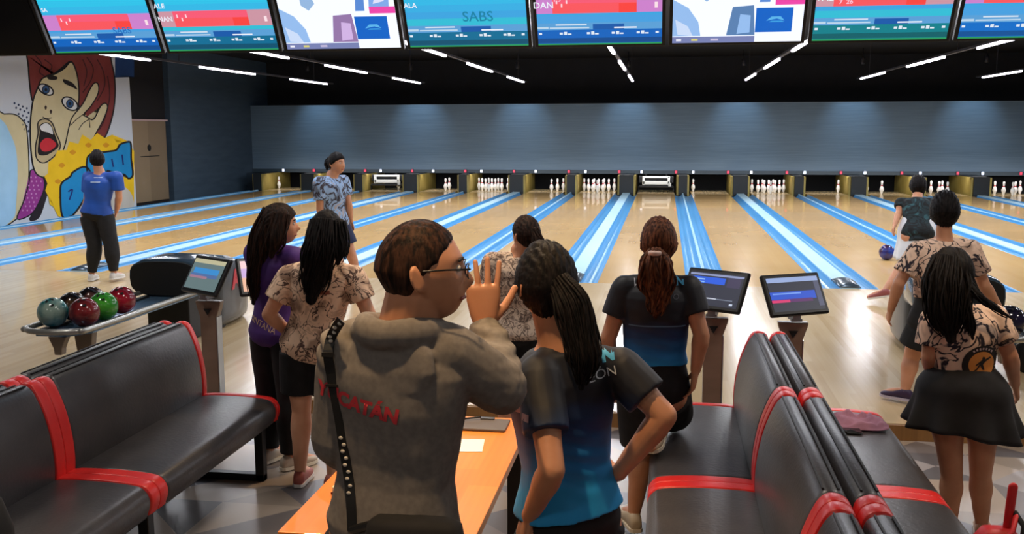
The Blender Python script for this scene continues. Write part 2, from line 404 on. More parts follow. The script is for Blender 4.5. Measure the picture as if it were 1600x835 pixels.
# the ball rolling away
def ball_obj(name, loc, r, m, label, group=None, hole_dir=(.2, -.5, .8)):
    t = thing(name, loc, label, 'bowling ball', group)
    bm = bmesh.new(); add_ball(bm, (0, 0, 0), r, 36, 22); obj('shell', bm, m, t, smooth=True)
    d = Vector(hole_dir).normalized(); a = d.orthogonal().normalized(); b = d.cross(a)
    for ox, oy, rr in ((-.018, .02, .0125), (.018, .02, .0125), (0, -.03, .014)):
        bm = bmesh.new(); c = (d*r + a*ox + b*oy).normalized()*r*1.0005
        add_rings(bm, [ering(c+c.normalized()*h, a, b, rr*k, rr*k, 12) for h, k in ((-.004, 1), (.0006, 1), (.0008, .8))]); obj('finger_hole', bm, mat('hole_black', (4, 4, 5), .9), t)
    return t
ball_obj('bowling_ball', (3.14, 14.2, .109), .109, noisy('ball_purple_blue', (58, 30, 60), (36, 60, 150), (7, 7, 7), 4, .12, lo=.4, hi=.6), 'swirled blue and maroon bowling ball rolling down the tenth lane')

def area(name, loc, sx, sy, power, col, rot=(0, 0, 0), parent=None):
    l = bpy.data.lights.new(name, 'AREA'); l.shape = 'RECTANGLE'; l.size = sx; l.size_y = sy; l.energy = power; l.color = col
    o = bpy.data.objects.new(name, l); COL.objects.link(o); o.location = loc; o.rotation_euler = rot
    if parent: o.parent = parent
    return o
# ------------------------------------------------------------ LED light tracks
M_LED = mat('led_white', (255, 255, 255), .4, emit=(244, 238, 255), estr=LED_POWER)
M_TRACK = mat('track_black', (38, 36, 42), .5)
TX = [-8.95, -6.40, -3.65, -.85, 1.95, 4.70, 7.50, 10.2]
places = ['leftmost', 'second from the left', 'third from the left', 'middle-left', 'middle-right', 'third from the right', 'second from the right', 'rightmost']
for k, x in enumerate(TX):
    t = thing('light_track', (x, 17, 3.05), f'thin black ceiling track with glowing white LED bars, {places[k]}', 'ceiling light', 'LED light tracks over the lanes')
    obj('rail', bxr(-.03, .03, -8.4, 8.4, .035, .07), M_TRACK, t)
    for (y0, y1) in ((8.95, 11.5), (13.4, 15.95), (17.8, 20.35), (22.4, 24.95)):
        if y0 > 24 : continue
        b = obj('light_bar', bxr(-.022, .022, y0-17, y1-17, .0, .035), M_LED, t)
        area('led_light', (0, (y0+y1)/2-17, -.006), .044, y1-y0, LED_WATT*(.55 if y0 < 12 else 1.08), (.93, .95, 1), (0, 0, 0), t)
    for yy in (-7, 0, 7): obj('hanger', bxr(-.006, .006, yy-.006, yy+.006, .07, CEIL-3.05), M_TRACK, t)
def spot(name, loc, target, power, col, deg, blend, r, parent=None):
    l = bpy.data.lights.new(name, 'SPOT'); l.energy = power; l.color = col; l.spot_size = math.radians(deg); l.spot_blend = blend; l.shadow_soft_size = r
    o = bpy.data.objects.new(name, l); COL.objects.link(o)
    d = Vector(target)-Vector(loc); o.rotation_euler = d.to_track_quat('-Z', 'Y').to_euler()
    o.location = loc
    if parent: o.parent = parent; o.location = (0, 0, -.07)
    return o
pl = area('pit_light', (0, 0, 0), 26, .04, 110, (1, .93, .95), (math.radians(22), 0, 0)); pl.location = (.8, 28.75, .58); pl.rotation_euler = (math.radians(28), 0, 0)
# small spots that wash the masking wall, one over every lane pair
for k in range(-4, 5):
    x = X7-GW/2+PAIR*k/1.0
    t = thing('wall_washer', (x, 28.7, 3.7), f'small black spot fitting washing the slate masking wall, number {ORD[k+4]} from the left', 'spotlight', 'wall washer spots over the masking wall')
    bm = bmesh.new(); add_lathe(bm, (0, 0, 0), [(.05, -.05), (.06, 0), (.06, .12), (.03, .14), (.01, .14), (.01, .4)], 14); obj('can', bm, M_TRACK, t, smooth=True)
    spot('wash', (x, 28.7, 3.63), (x, 29.75, 2.1), 130, (.55, .78, 1), 66, 1, .05, t)
# out-of-view panels added to light the seating, and warm downlights over table and benches
M_PANEL = mat('panel_diffuser', (255, 250, 240), .5, emit=(255, 240, 220), estr=3)
for k, (x, y) in enumerate(((-4.5, 4.9), (-1.2, 4.9), (2.2, 4.9), (5.6, 4.9), (-5.5, .6), (-1.6, -1.2), (2.6, -1.2), (6, .6))):
    t = thing('fill_panel', (x, y, 3.95), 'square white fill panel added out of view above the seating', 'ceiling light', 'fill panels added above the seating')
    obj('frame', bxr(-.34, .34, -.34, .34, .0, .06), M_TRACK, t); obj('diffuser', bxr(-.3, .3, -.3, .3, -.01, .0), M_PANEL, t)
    area('glow', (0, 0, -.03), .6, .6, FILL_PANEL*(1 if y > 3 else .55), (1, .93, .86), (0, 0, 0), t)
for k, (x, y, tx, ty, pw, where) in enumerate(((-.75, 3.9, -.72, 3.0, 2.0, 'wooden table'), (-2.1, 3.7, -1.1, 2.6, 1.2, 'left bench'), (-.72, 1.95, -.62, 3.0, 1.3, 'man in the hoodie'), (-1.2, 5.9, -1.6, 4.9, 1.0, 'edge of the approach'), (.9, 4.6, 1.0, 5.0, .35, 'middle benches'), (1.6, 3.6, 1.45, 4.5, .6, 'girl in the skirt'))):
    t = thing('downlight', (x, y, 3.5), f'warm black can downlight hanging above the {where}', 'spotlight')
    bm = bmesh.new(); add_lathe(bm, (0, 0, 0), [(.055, -.06), (.065, 0), (.065, .14), (.03, .16), (.01, .16), (.01, .6)], 16); obj('can', bm, M_TRACK, t, smooth=True)
    spot('beam', (x, y, 3.43), (tx, ty, 0), SPOT_WARM*pw, (1, .66, .34), 52, .7, .05, t)

# ------------------------------------------------------------ overhead screens
SCR = {}
def scr(c, s=1.0):
    k = (c, s)
    if k not in SCR:
        SCR[k] = mat('screen_%02x%02x%02x' % c, (5, 5, 5), .35, emit=c, estr=s)
    return SCR[k]
def quad(bm, x0, x1, z0, z1, d, mi):
    f = bm.faces.new([bm.verts.new((x, -d, z)) for x, z in ((x0, z0), (x1, z0), (x1, z1), (x0, z1))]); f.material_index = mi
class Pic:
    """flat coloured picture shown by a screen, in the plane of the screen (x right, z up, 0..1)"""
    def __init__(s, w, h): s.bm = bmesh.new(); s.w = w; s.h = h; s.ms = []; s.d = .001
    def m(s, c, k=1.0):
        x = scr(c, k)
        if x not in s.ms: s.ms.append(x)
        return s.ms.index(x)
    def q(s, x0, x1, z0, z1, c, k=1.0, lv=1): quad(s.bm, (x0-.5)*s.w, (x1-.5)*s.w, z0*s.h, z1*s.h, .0005+lv*.0008, s.m(c, k))
    def poly(s, pts, c, lv=1, k=1.0):
        f = s.bm.faces.new([s.bm.verts.new(((x-.5)*s.w, -(.0005+lv*.0008), z*s.h)) for x, z in pts]); f.material_index = s.m(c, k)
    def text(s, x, z, t, size, c, lv=3, k=1.0):
        M = Matrix.Translation(((x-.5)*s.w, -(.0005+lv*.0008), z*s.h)) @ Matrix.Rotation(PI/2, 4, 'X')
        add_text(s.bm, t, size, M, .001, 'CENTER', s.m(c, k), 0)
def score_pic(w, h, low, bar, names, seed):
    R = random.Random(seed); p = Pic(w, h)
    top = (60, 190, 240) if low[2] > low[1]+40 else (40, 205, 225)
    p.q(0, 1, 0, 1, (70, 160, 225) if low[2] > low[1]+40 else (50, 190, 215), lv=0)
    for k in range(6): p.q(.0, 1, .42+k*.1, .52+k*.1, tuple(int(a+(b-a)*k/5) for a, b in zip((60, 165, 225), (40, 215, 240))))
    p.q(0, 1, 0, .22, low); p.q(0, 1, .03, .1, tuple(int(c*.75) for c in low), lv=2); p.q(0, 1, .0, .022, (40, 150, 90), lv=3)
    p.q(0, 1, .22, .32, (90, 160, 215)); p.q(.1, .42, .24, .26, (190, 215, 235), lv=2); p.q(.45, .7, .22, .3, (20, 90, 170), lv=2); p.q(.0, .09, .24, .27, (190, 215, 235), lv=2)
    p.q(.15, .4, .285, .305, (210, 225, 240), lv=2); p.q(.62, .8, .235, .255, (235, 240, 250), lv=3)
    if bar:
        p.q(0, 1, bar[0], bar[1], (205, 130, 205) if low[2] > low[1]+40 else (205, 150, 165), lv=2)
        for j, x in enumerate((.16, .2, .24)): p.q(x, x+.012, bar[0]+.14-.05*(j % 2), bar[0]+.19-.05*(j % 2), (252, 215, 225), lv=6)
        p.q(.94, .965, bar[0]+.06, bar[0]+.14, (250, 225, 232), lv=6)
        p.q(.13, .8, bar[0], bar[1], (248, 92, 120), lv=3); p.q(.13, .8, bar[0], bar[0]+(bar[1]-bar[0])*.55, (250, 88, 96), lv=4); p.q(.66, .8, bar[0], bar[0]+.13, (250, 70, 66), lv=5)
    for k, x in enumerate((.03, .2, .42, .62, .82, .97)):
        p.q(x-.02, x+.005, .155, .185, (225, 235, 245), lv=4)
        if 0 < k < 5: p.q(x+.015, x+.04, .15, .195, (225, 235, 245), lv=4); p.q(x+.045, x+.075, .15, .17, (225, 235, 245), lv=4)
    for (x, z, t, s, c) in names: p.text(x, z, t, s, c, 6)
    return p
def movie_pic(w, h, tint):
    p = Pic(w, h); p.q(0, 1, 0, 1, (236, 242, 255), 1.15, lv=0)
    p.poly([(0, .1), (0, .62), (.12, .5), (.2, .3), (.22, .1)], (150, 190, 240)); p.poly([(.04, .12), (.02, .34), (.12, .24), (.16, .1)], (205, 222, 250), 2)
    p.poly([(.2, .66), (.26, .58), (.32, .68), (.3, .8), (.2, .78)], (150, 185, 225)); p.poly([(.0, .85), (.0, 1), (.14, 1), (.12, .86), (.07, .82)], (60, 110, 170))
    p.poly([(.42, .1), (.46, .5), (.62, .52), (.64, .1)], tint); p.poly([(.5, .12), (.52, .4), (.6, .38), (.6, .14)], tuple(min(255, c+60) for c in tint), 2)
    p.poly([(.66, .56), (.7, .98), (.76, .98), (.74, .56)], (90, 140, 215)); p.poly([(.78, .6), (.8, .9), (.97, .95), (.95, .6)], (130, 170, 235)); p.poly([(.82, .66), (.86, .84), (.92, .7)], (225, 225, 250), 2)
    p.q(.78, 1, .52, .62, (240, 70, 170), lv=3); p.q(.64, .92, .14, .48, (10, 100, 200), lv=3)
    p.poly([(.72, .3), (.76, .36), (.83, .36), (.86, .3), (.8, .33)], (90, 180, 235), 5); p.poly([(.74, .28), (.86, .28), (.84, .3), (.76, .3)], (60, 160, 225), 5)
    p.q(0, .64, .0, .09, (120, 130, 180), lv=4); p.q(.03, .07, .03, .06, (240, 240, 250), lv=5); p.q(.15, .2, .03, .06, (220, 210, 120), lv=5); p.q(.3, .36, .03, .06, (200, 190, 220), lv=5)
    p.q(.2, .38, .86, .96, (190, 180, 215), lv=2); p.q(.1, .3, .9, .93, (70, 90, 140), lv=3)
    return p
TVW, TVH, TVP = 1.0, .585, 1.083
WH, PK, RD = (235, 240, 250), (250, 200, 225), (250, 120, 130)
BL, TL = (8, 100, 190), (8, 128, 140)
tvs = [
 ('off', 'black switched-off hanging screen at the far left above the mural'),
 (lambda: score_pic(TVW, TVH, BL, (.36, .60), [(.04, .68, 'SA', .05, WH), (.7, .34, 'SABS', .08, (30, 110, 190))], 1), 'leftmost lit hanging score screen with a pink and red bar'),
 (lambda: score_pic(TVW, TVH, (10, 110, 150), (.38, .62), [(.03, .7, 'ALE', .06, WH), (.05, .5, 'NAN', .06, WH)], 2), 'hanging score screen with a coral bar, second lit from the left'),
 (lambda: movie_pic(TVW, TVH, (150, 120, 170)), 'hanging screen showing a bleached video picture above the man, left of the cyan screen'),
 (lambda: score_pic(TVW, TVH, (10, 110, 150), None, [(.05, .62, 'ALA', .06, WH), (.06, .8, 'VAL', .05, WH), (.6, .44, 'SABS', .12, (20, 130, 165))], 4), 'hanging score screen all in cyan without a red bar'),
 (lambda: score_pic(TVW, TVH, BL, (.46, .72), [(.06, .58, 'DAN', .075, WH), (.17, .66, '1 3', .05, PK)], 5), 'hanging score screen with a large pink bar lettered DAN'),
 (lambda: movie_pic(TVW, TVH, (90, 130, 180)), 'hanging screen showing a bleached video picture, right of the DAN screen'),
 (lambda: score_pic(TVW, TVH, TL, (.48, .78), [(.06, .6, 'VAL', .075, WH), (.2, .68, '1 - 7 / 8', .04, PK), (.22, .54, '7  26', .05, PK)], 7), 'hanging score screen with a red bar lettered VAL'),
 (lambda: score_pic(TVW, TVH, (8, 110, 200), (.48, .78), [(.06, .64, 'ALE', .075, WH), (.2, .72, '7 3 7', .04, PK), (.24, .56, '7  16', .05, PK)], 8), 'rightmost hanging score screen with a pink bar lettered ALE'),
]
M_BEZ = mat('screen_bezel', (12, 12, 14), .35)
for k, (fn, lab) in enumerate(tvs):
    x = -5.98 + TVP*k
    t = thing('hanging_screen', (x+.02, 8.0, 2.53), lab, 'screen', 'screens hanging over the approach')
    R29 = Matrix.Rotation(math.radians(29), 4, 'X')
    bm = bmesh.new(); add_box(bm, (0, .03, TVH/2), (TVW+.055, .05, TVH+.05)); add_box(bm, (0, .08, TVH/2), (TVW*.6, .06, TVH*.6)); bm.transform(R29)
    obj('casing', bm, M_BEZ, t, bevel=.006)
    if fn == 'off':
        bm = bmesh.new(); quad(bm, -TVW/2, TVW/2, 0, TVH, -.003, 0); bm.transform(Matrix.Translation((0, -.0, 0)) @ R29 @ Matrix.Translation((0, -.004, 0))); obj('dark_glass', bm, mat('dark_glass', (6, 6, 8), .15), t)
    else:
        p = fn(); p.bm.transform(R29 @ Matrix.Translation((0, .004, 0))); o = obj('picture', p.bm, p.ms, t, keep=True)
    bm = bmesh.new(); add_box(bm, (0, -.05, .66), (.05, .05, 1.1)) ; bm.transform(Matrix.Translation((0, .05, -.15+.35))); obj('bracket', bm, M_TRACK, t)
# steel beam the screens hang from
tag(obj('screen_beam', bxr(-6.6, 3.3, 7.97, 8.03, 3.42, 3.5), M_TRACK), 'black steel beam the row of screens hangs from', 'beam')

# ------------------------------------------------------------ keypad consoles
M_POST = noisy('console_steel', (118, 98, 82), (134, 112, 96), (2, 2, 8), rough=.38)
def console_pic(kind, w, h):
    p = Pic(w, h)
    if kind == 'a':
        p.q(0, 1, 0, 1, (40, 44, 62), lv=0); p.q(0, 1, .9, .96, (140, 150, 190)); p.q(.0, .68, .66, .86, (30, 90, 220)); p.q(.03, .3, .76, .8, (150, 190, 240), lv=2); p.q(.03, .3, .68, .72, (130, 180, 240), lv=2)
        p.q(.72, .96, .6, .9, (58, 52, 84), lv=1); p.q(.1, .9, .2, .225, (120, 130, 150), lv=1); p.q(.4, .6, .2, .23, (210, 215, 230), lv=2); p.q(.86, .92, .06, .12, (200, 210, 230), lv=2)
    elif kind == 'b':
        p.q(0, 1, 0, 1, (42, 46, 62), lv=0); p.q(0, 1, .86, 1, (150, 170, 215)); p.q(.0, .88, .34, .58, (30, 80, 200)); p.q(.05, .6, .5, .54, (120, 160, 235), lv=2); p.q(0, .8, .26, .36, (90, 40, 100)); p.q(0, .35, .26, .34, (215, 50, 110), lv=2); p.q(.9, 1, .1, .86, (80, 84, 110), lv=1)
    elif kind == 'c':
        p.q(0, 1, 0, 1, (100, 120, 122), lv=0); p.q(0, 1, .86, 1, (190, 184, 150)); p.q(.1, .9, .52, .7, (60, 140, 205)); p.q(.05, .9, .4, .52, (80, 110, 160)); p.q(.05, .6, .36, .44, (160, 120, 140), lv=2)
    else:
        p.q(0, 1, 0, 1, (236, 180, 150), lv=0); p.q(0, 1, .45, .75, (200, 165, 220)); p.q(0, 1, .75, 1, (240, 200, 205))
    return p
def console(x, y, yaw, kind, zc, label):
    t = thing('score_console', (x, y, FZ), label, 'score console', 'touch screens on posts at the edge of the approach')
    H = zc-FZ
    bm = bmesh.new()
    add_rings(bm, [[Vector((sx*w, sy*d+oy, z)) for sx, sy in ((-1,-1),(1,-1),(1,1),(-1,1))] for z, w, d, oy in ((.012, .056, .035, .0), (H-.28, .058, .035, .0), (H-.2, .085, .03, -.0), (H-.17, .09, .03, 0))])
    obj('post', bm, M_POST, t, bevel=.006)
    obj('post_edge', bxr(.0585, .064, -.036, .036, .012, H-.28), mat('console_edge', (180, 186, 192), .3, .6), t)
    obj('base_plate', bxr(-.12, .12, -.1, .1, 0, .012), M_POST, t)
    bm = bmesh.new(); add_poly(bm, [(-.028, -.037, H-.22), (.028, -.037, H-.22), (0, -.037, H-.265)], .004, (0, -1, 0)); obj('notch', bm, M_BLACK, t)
    w, h = .365, .215
    T = Matrix.Translation((0, -.02, H)) @ Matrix.Rotation(yaw, 4, 'Z') @ Matrix.Rotation(math.radians(-30), 4, 'X')
    bm = bmesh.new(); add_box(bm, (0, .0, 0), (w+.05, .03, h+.055)); add_box(bm, (0, .03, -.03), (w*.5, .05, h*.5)); bm.transform(T); s = obj('screen_case', bm, M_BEZ, t, bevel=.012)
    p = console_pic(kind, w, h); p.bm.transform(T @ Matrix.Translation((0, -.0165, -h/2))); obj('picture', p.bm, p.ms, t, keep=True)
    bm = bmesh.new(); add_box(bm, (0, -.055, H-.15), (.07, .02, .018)); add_box(bm, (0, -.02, H-.13), (.05, .09, .05)); bm.transform(Matrix.Rotation(yaw*.5, 4, 'Z')); obj('card_reader', bm, [mat('reader_grey', (150, 152, 156), .4)], t, bevel=.004)
    return t
console(.315, 5.95, -.55, 'a', .865, 'score console with blue rows on screen, beside the woman with auburn ponytail')
console(.79, 5.95, .5, 'b', .85, 'score console with blue and pink rows, right one of the pair behind the middle benches')
console(-3.0, 5.95, -.55, 'c', .885, 'score console with greenish screen standing behind the end of the left bench')
console(-2.56, 5.95, .62, 'd', .895, 'score console with pinkish screen half hidden by the woman in purple')

# ------------------------------------------------------------ ball return with rack
def ball_return(x, label, rack=1.70):
    t = thing('ball_return', (x, 7.8, 0), label, 'ball return')
    M_B = mat('return_grey', (62, 68, 76), .3, coat=.4); M_I = mat('return_mouth', (5, 5, 6), .7); M_RED = mat('logo_red', (205, 60, 75), .45)
    def sec(y, w, z0, z1, e=.5, n=28):
        zc, hz = (z0+z1)/2, (z1-z0)/2
        return ering(Vector((0, y, zc)), Vector((1, 0, 0)), Vector((0, 0, 1)), w/2, hz, n, e)
    bm = bmesh.new(); add_rings(bm, [sec(y, w, z0, z1, e) for y, w, z0, z1, e in ((.42, .50, .0, .60, .35), (.5, .56, .0, .66, .35), (.8, .57, .0, .66, .35), (.98, .55, .0, .60, .4), (1.1, .48, .0, .46, .45), (1.17, .36, .0, .30, .5))]); obj('body', bm, M_B, t, smooth=True)
    bm = bmesh.new(); add_rings(bm, [sec(y, w, z0, z1, e) for y, w, z0, z1, e in ((-.05, .66, .40, .72, .62), (.05, .68, .39, .735, .62), (.3, .64, .38, .74, .6), (.5, .58, .36, .71, .55), (.75, .5, .3, .67, .5))]); obj('hood', bm, mat('hood_gloss', (64, 84, 102), .18, .2, coat=.6), t, smooth=True)
    bm = bmesh.new(); add_rings(bm, [sec(-.052-d, .66*k, .40+.0*k, .72, .62) if False else [p for p in sec(-.051-d, .64*k, .41, .71, .62)] for d, k in ((0, 1), (.02, .985), (.022, .9))]); obj('mouth', bm, M_I, t, smooth=False)
    bm = bmesh.new(); add_rings(bm, [[Vector((sx*w, y, z)) for sx, z in ((-1, 0.0), (1, 0.0), (1, .42), (-1, .42))] for y, w in ((-.02, .2), (.6, .24))]); obj('pedestal', bm, mat('pedestal_dark', (16, 17, 20), .5), t, bevel=.01)
    # the red logo on the side of the body: three slanted letter-like strokes
    Mx = Matrix.Translation((.287, .84, .43)) @ Matrix.Rotation(PI/2, 4, 'Z') @ Matrix.Rotation(PI/2, 4, 'X')
    bm = bmesh.new(); add_text(bm, 'AX', .24, Mx, .012, 'CENTER', 0, .003); obj('logo', bm, M_RED, t)
    # rack
    M_T = mat('tray_blue_grey', (92, 122, 150), .2, .3); M_RL = mat('rail_silver', (160, 160, 156), .3, .7)
    y0, y1 = -rack, .0
    pts = [(.24, y1+.1, .425), (.24, y0+.25, .425), (.2, y0+.06, .425), (.08, y0, .425), (-.08, y0, .425), (-.2, y0+.06, .425), (-.24, y0+.25, .425), (-.24, y1+.1, .425)]
    bm = bmesh.new(); add_tube(bm, smooth_path(pts, 8), .022, 12); obj('rail', bm, M_RL, t, smooth=True)
    bm = bmesh.new(); add_poly(bm, [(sx*(.225 if i else .225), y, .395) for sx, y, i in ((-1, y1+.1, 0), (-1, y0+.2, 1))] + [(-.12, y0+.04, .395), (.12, y0+.04, .395)] + [(.225, y0+.2, .395), (.225, y1+.1, .395)], .012, (0, 0, -1)); obj('tray', bm, M_T, t)
    bm = bmesh.new()
    for sx in (-.13, .13): add_box(bm, (sx, (y0+y1)/2, .402), (.02, y1-y0-.2, .014))
    obj('ball_runners', bm, mat('runner_black', (14, 14, 16), .6), t)
    M_L = mat('rack_leg', (120, 104, 88), .4)
    for (px, py, z0, w) in ((.05, y0+.06, .25, .06), (0, y0+.45, 0, .07)):
        bm = bmesh.new(); add_rings(bm, [[Vector((px+sx*w*k, py+sy*w*.5, z)) for sx, sy in ((-1,-1),(1,-1),(1,1),(-1,1))] for z, k in ((z0, .45), (z0+.05, .55), (.383, 1.2))]); obj('support', bm, M_L, t, bevel=.006)
    return t
ball_return(-4.32, 'grey ball return with red lettered side, its rack holding balls, behind the left bench')
ball_return(2.27, 'grey ball return half hidden behind the two girls on the right', .98)
BZ = .409+.109
BM = [noisy('ball_teal', (24, 92, 96), (130, 150, 140), (6, 6, 6), 5, .1, lo=.42, hi=.6), noisy('ball_maroon', (70, 20, 26), (128, 44, 46), (9, 9, 9), 5, .1), noisy('ball_brown_black', (20, 18, 20), (90, 62, 40), (8, 8, 8), 5, .12, lo=.5, hi=.7),
      noisy('ball_green', (14, 92, 36), (70, 160, 50), (5, 5, 5), 4, .1), noisy('ball_dark_plum', (22, 18, 22), (110, 70, 66), (8, 8, 8), 5, .12, lo=.5, hi=.7), noisy('ball_crimson', (44, 12, 22), (166, 30, 50), (4, 4, 4), 4, .1)]
for (x, y, mi, lab) in ((-4.44, 6.35, 0, 'teal and grey marbled bowling ball at the near end of the rack'), (-4.205, 6.38, 1, 'dark maroon bowling ball at the near end of the rack, right of the teal one'), (-4.445, 6.60, 2, 'black and brown bowling ball just behind the teal ball'),
                        (-4.21, 6.63, 3, 'bright green bowling ball on the rack'), (-4.45, 6.85, 4, 'dark plum bowling ball behind the green ball, in the left row'), (-4.22, 6.90, 5, 'black and crimson bowling ball, farthest on the right row')):
    ball_obj('bowling_ball', (x, y, BZ), .109, BM[mi], lab, 'bowling balls on the left rack', (.25, -.55, .8) if mi != 4 else (.4, -.2, .9))
ball_obj('bowling_ball', (2.39, 7.02, BZ), .109, noisy('ball_black', (12, 12, 16), (40, 36, 60), (6, 6, 6), 4, .12), 'black bowling ball on the right rack behind the girl in the skirt')

# ------------------------------------------------------------ benches
M_LEA = noisy('black_leather', (56, 54, 56), (64, 61, 62), (9, 9, 9), 3, .36, bump=.12, bscale=(60, 60, 60))
M_LRED = noisy('red_leather', (212, 34, 32), (224, 44, 40), (9, 9, 9), 3, .36, bump=.12, bscale=(60, 60, 60))
M_SEAM = mat('seam_black', (14, 13, 14), .6)
def bench(x, y_far, s, nmod, label, extra=1.25):
    """x: where seat meets back; s=+1 seat opens towards +x, -1 towards -x; runs from y_far towards the camera"""
    t = thing('bench', (x, y_far, FZ), label, 'bench', 'upholstered benches of the seating area')
    def P2(pts, k=5):
        q = [Vector((a, 0, b)) for a, b in pts]; n = len(q); out = []
        for i in range(n):
            p0, p1, p2, p3 = q[i-1], q[i], q[(i+1) % n], q[(i+2) % n]
            for j in range(k):
                u = j/k; out.append(.5*((2*p1)+(p2-p0)*u+(2*p0-5*p1+4*p2-p3)*u*u+(3*p1-p0-3*p2+p3)*u**3))
        return out
    seat = P2([(-.02, .34), (.0, .445), (.2, .462), (.4, .452), (.455, .43), (.475, .385), (.462, .33), (.43, .315), (.2, .315)])
    back = P2([(-.02, .335), (.03, .42), (.038, .55), (.016, .7), (-.025, .82), (-.06, .868), (-.105, .868), (-.134, .83), (-.134, .70), (-.127, .5), (-.115, .34)])
    def run(prof, y0, y1, m, name, grow=0.0, bulge=.008, parent=t):
        c = sum(prof, Vector())/len(prof); bm = bmesh.new(); rings = []
        L = y0-y1
        for d, k in ((0, .93 if L > .1 else .985), (.008, .975 if L > .1 else .997), (.022, 1.0), (L*.5, 1.0+bulge), (L-.022, 1.0), (L-.008, .975 if L > .1 else .997), (L, .93 if L > .1 else .985)):
            if L < .1 and d in (.022, L-.022): continue
            rings.append([Vector((s*(c.x+(p.x-c.x)*(k+grow)), y0-y_far-d, c.z+(p.z-c.z)*(k+grow))) for p in prof])
        add_rings(bm, rings); return obj(name, bm, m, parent, smooth=True)
    y = y_far
    run(seat, y, y-.045, M_LRED, 'red_end_band', .004); run(back, y, y-.045, M_LRED, 'red_end_band', .004)
    y -= .045
    for k in range(nmod):
        L = extra-.136 if k else extra-.113
        a = run(seat, y, y-L, M_LEA, 'seat_cushion'); b = run(back, y, y-L, M_LEA, 'back_cushion')
        for dx, nm in ((-.058, 'piping'), (-.106, 'piping')):
            bm = bmesh.new(); zt = .872 if dx == -.058 else .872
            add_tube(bm, [(s*dx, y-y_far-.03, zt), (s*dx, y-y_far-L*.5, zt+.003), (s*dx, y-y_far-L+.03, zt)], .004, 6); obj(nm, bm, M_SEAM, b, smooth=True)
        y -= L
        for q in range(2):
            run(seat, y, y-.068, M_LRED, 'red_seat_band', .008, 0); run(back, y, y-.068, M_LRED, 'red_back_band', .008, 0); y -= .068
    # steel sled legs and front rail
    for yy in (y_far-.12, y_far-extra, y_far-2*extra, y+.1):
        bm = bmesh.new()
        for px in (-.05, .40): add_box(bm, (s*px, yy-y_far, .16), (.05, .05, .32))
        add_box(bm, (s*.175, yy-y_far, .02), (.5, .05, .04)); obj('leg_frame', bm, mat('bench_steel', (12, 12, 14), .4), t, bevel=.004)
    obj('seat_rail', bxr(min(s*-.1, s*.42), max(s*-.1, s*.42), y-y_far, -.03, .285, .315), MATS['bench_steel'], t)
    return t
bench(-2.60, 5.00, 1, 3, 'black leather bench with red bands at the left edge, facing the table', 1.32)
bench(-2.875, 5.00, -1, 3, 'black and red leather bench backing onto the left one, facing the ball rack', 1.32)
bench(.43, 5.2, -1, 3, 'middle black bench with red bands, the left of the back-to-back pair', 1.21)
bench(.705, 5.2, 1, 3, 'middle black bench with red bands, the right of the pair, pink cloth on it', 1.21)

# ------------------------------------------------------------ table
TZ = .62
t = thing('table', (-.85, 3.29, FZ), 'long orange wooden table between the man and the lanes', 'table')
M_TOP = wood('table_orange_wood', (206, 112, 36), (222, 128, 44), (230, 146, 58), .2, .35)
TY0, TY1 = 2.66, 3.93
obj('tabletop', bxr(-.305, .305, TY0-3.29, TY1-3.29, TZ-FZ-.035, TZ-FZ), M_TOP, t, bevel=.003)
obj('apron', bxr(-.27, .27, TY0-3.29+.04, TY1-3.29-.04, TZ-FZ-.1, TZ-FZ-.036), mat('table_dark', (40, 26, 20), .5), t)
for sx in (-1, 1):
    for sy in (TY0-3.29+.08, TY1-3.29-.08):
        obj('leg', bxr(sx*.25-.03, sx*.25+.03, sy-.03, sy+.03, 0, TZ-FZ-.1), MATS['table_dark'], t, bevel=.004)
t = thing('notepad', W(758, 668, 3.80), 'grey-brown clipboard at the far end of the orange table', 'clipboard'); t.location.z = TZ
bm = bmesh.new(); add_box(bm, (0, 0, .006), (.19, .15, .012)); obj('board', bm, mat('clipboard_grey', (96, 88, 84), .5), t, bevel=.004)
obj('clip', bxr(-.03, .03, .05, .07, .012, .02), mat('clip_steel', (120, 120, 120), .3, .8), t, bevel=.002)
bm = bmesh.new(); add_tube(bm, [(-.11, .02, .02), (-.03, .055, .022)], .004, 8); p = obj('pen', bm, mat('pen_black', (14, 14, 16), .4), None, smooth=True); p.location = t.location; tag(p, 'thin black pen lying on the clipboard', 'pen')
q = W(732, 706, 3.56); t = obj('paper_sheet', bxr(-.06, .06, -.09, .06, .0005, .002), mat('paper', (235, 232, 225), .7)); t.location = (q.x, q.y, TZ); t.rotation_euler = (0, 0, .12); tag(t, 'white sheet of paper on the table just right of the man', 'paper')
q = W(496, 760, 3.2); t = thing('paper_cup_tray', (-1.05, 3.0, TZ), 'small pale box lying on the left side of the table by the man', 'box')
obj('box', bxr(-.04, .04, -.03, .03, .0, .03), mat('pale_box', (226, 208, 180), .6), t, bevel=.004); obj('lid_band', bxr(-.042, .042, -.034, -.03, .004, .012), mat('band_brown', (90, 40, 30), .6), t)
q = W(500, 738, 3.38); t = obj('folded_napkin', bxr(-.05, .05, -.06, .05, .0005, .012), mat('napkin', (240, 226, 196), .8), bevel=.004); t.location = (-1.07, 3.2, TZ); tag(t, 'cream folded napkin on the table at the left of the man', 'napkin')

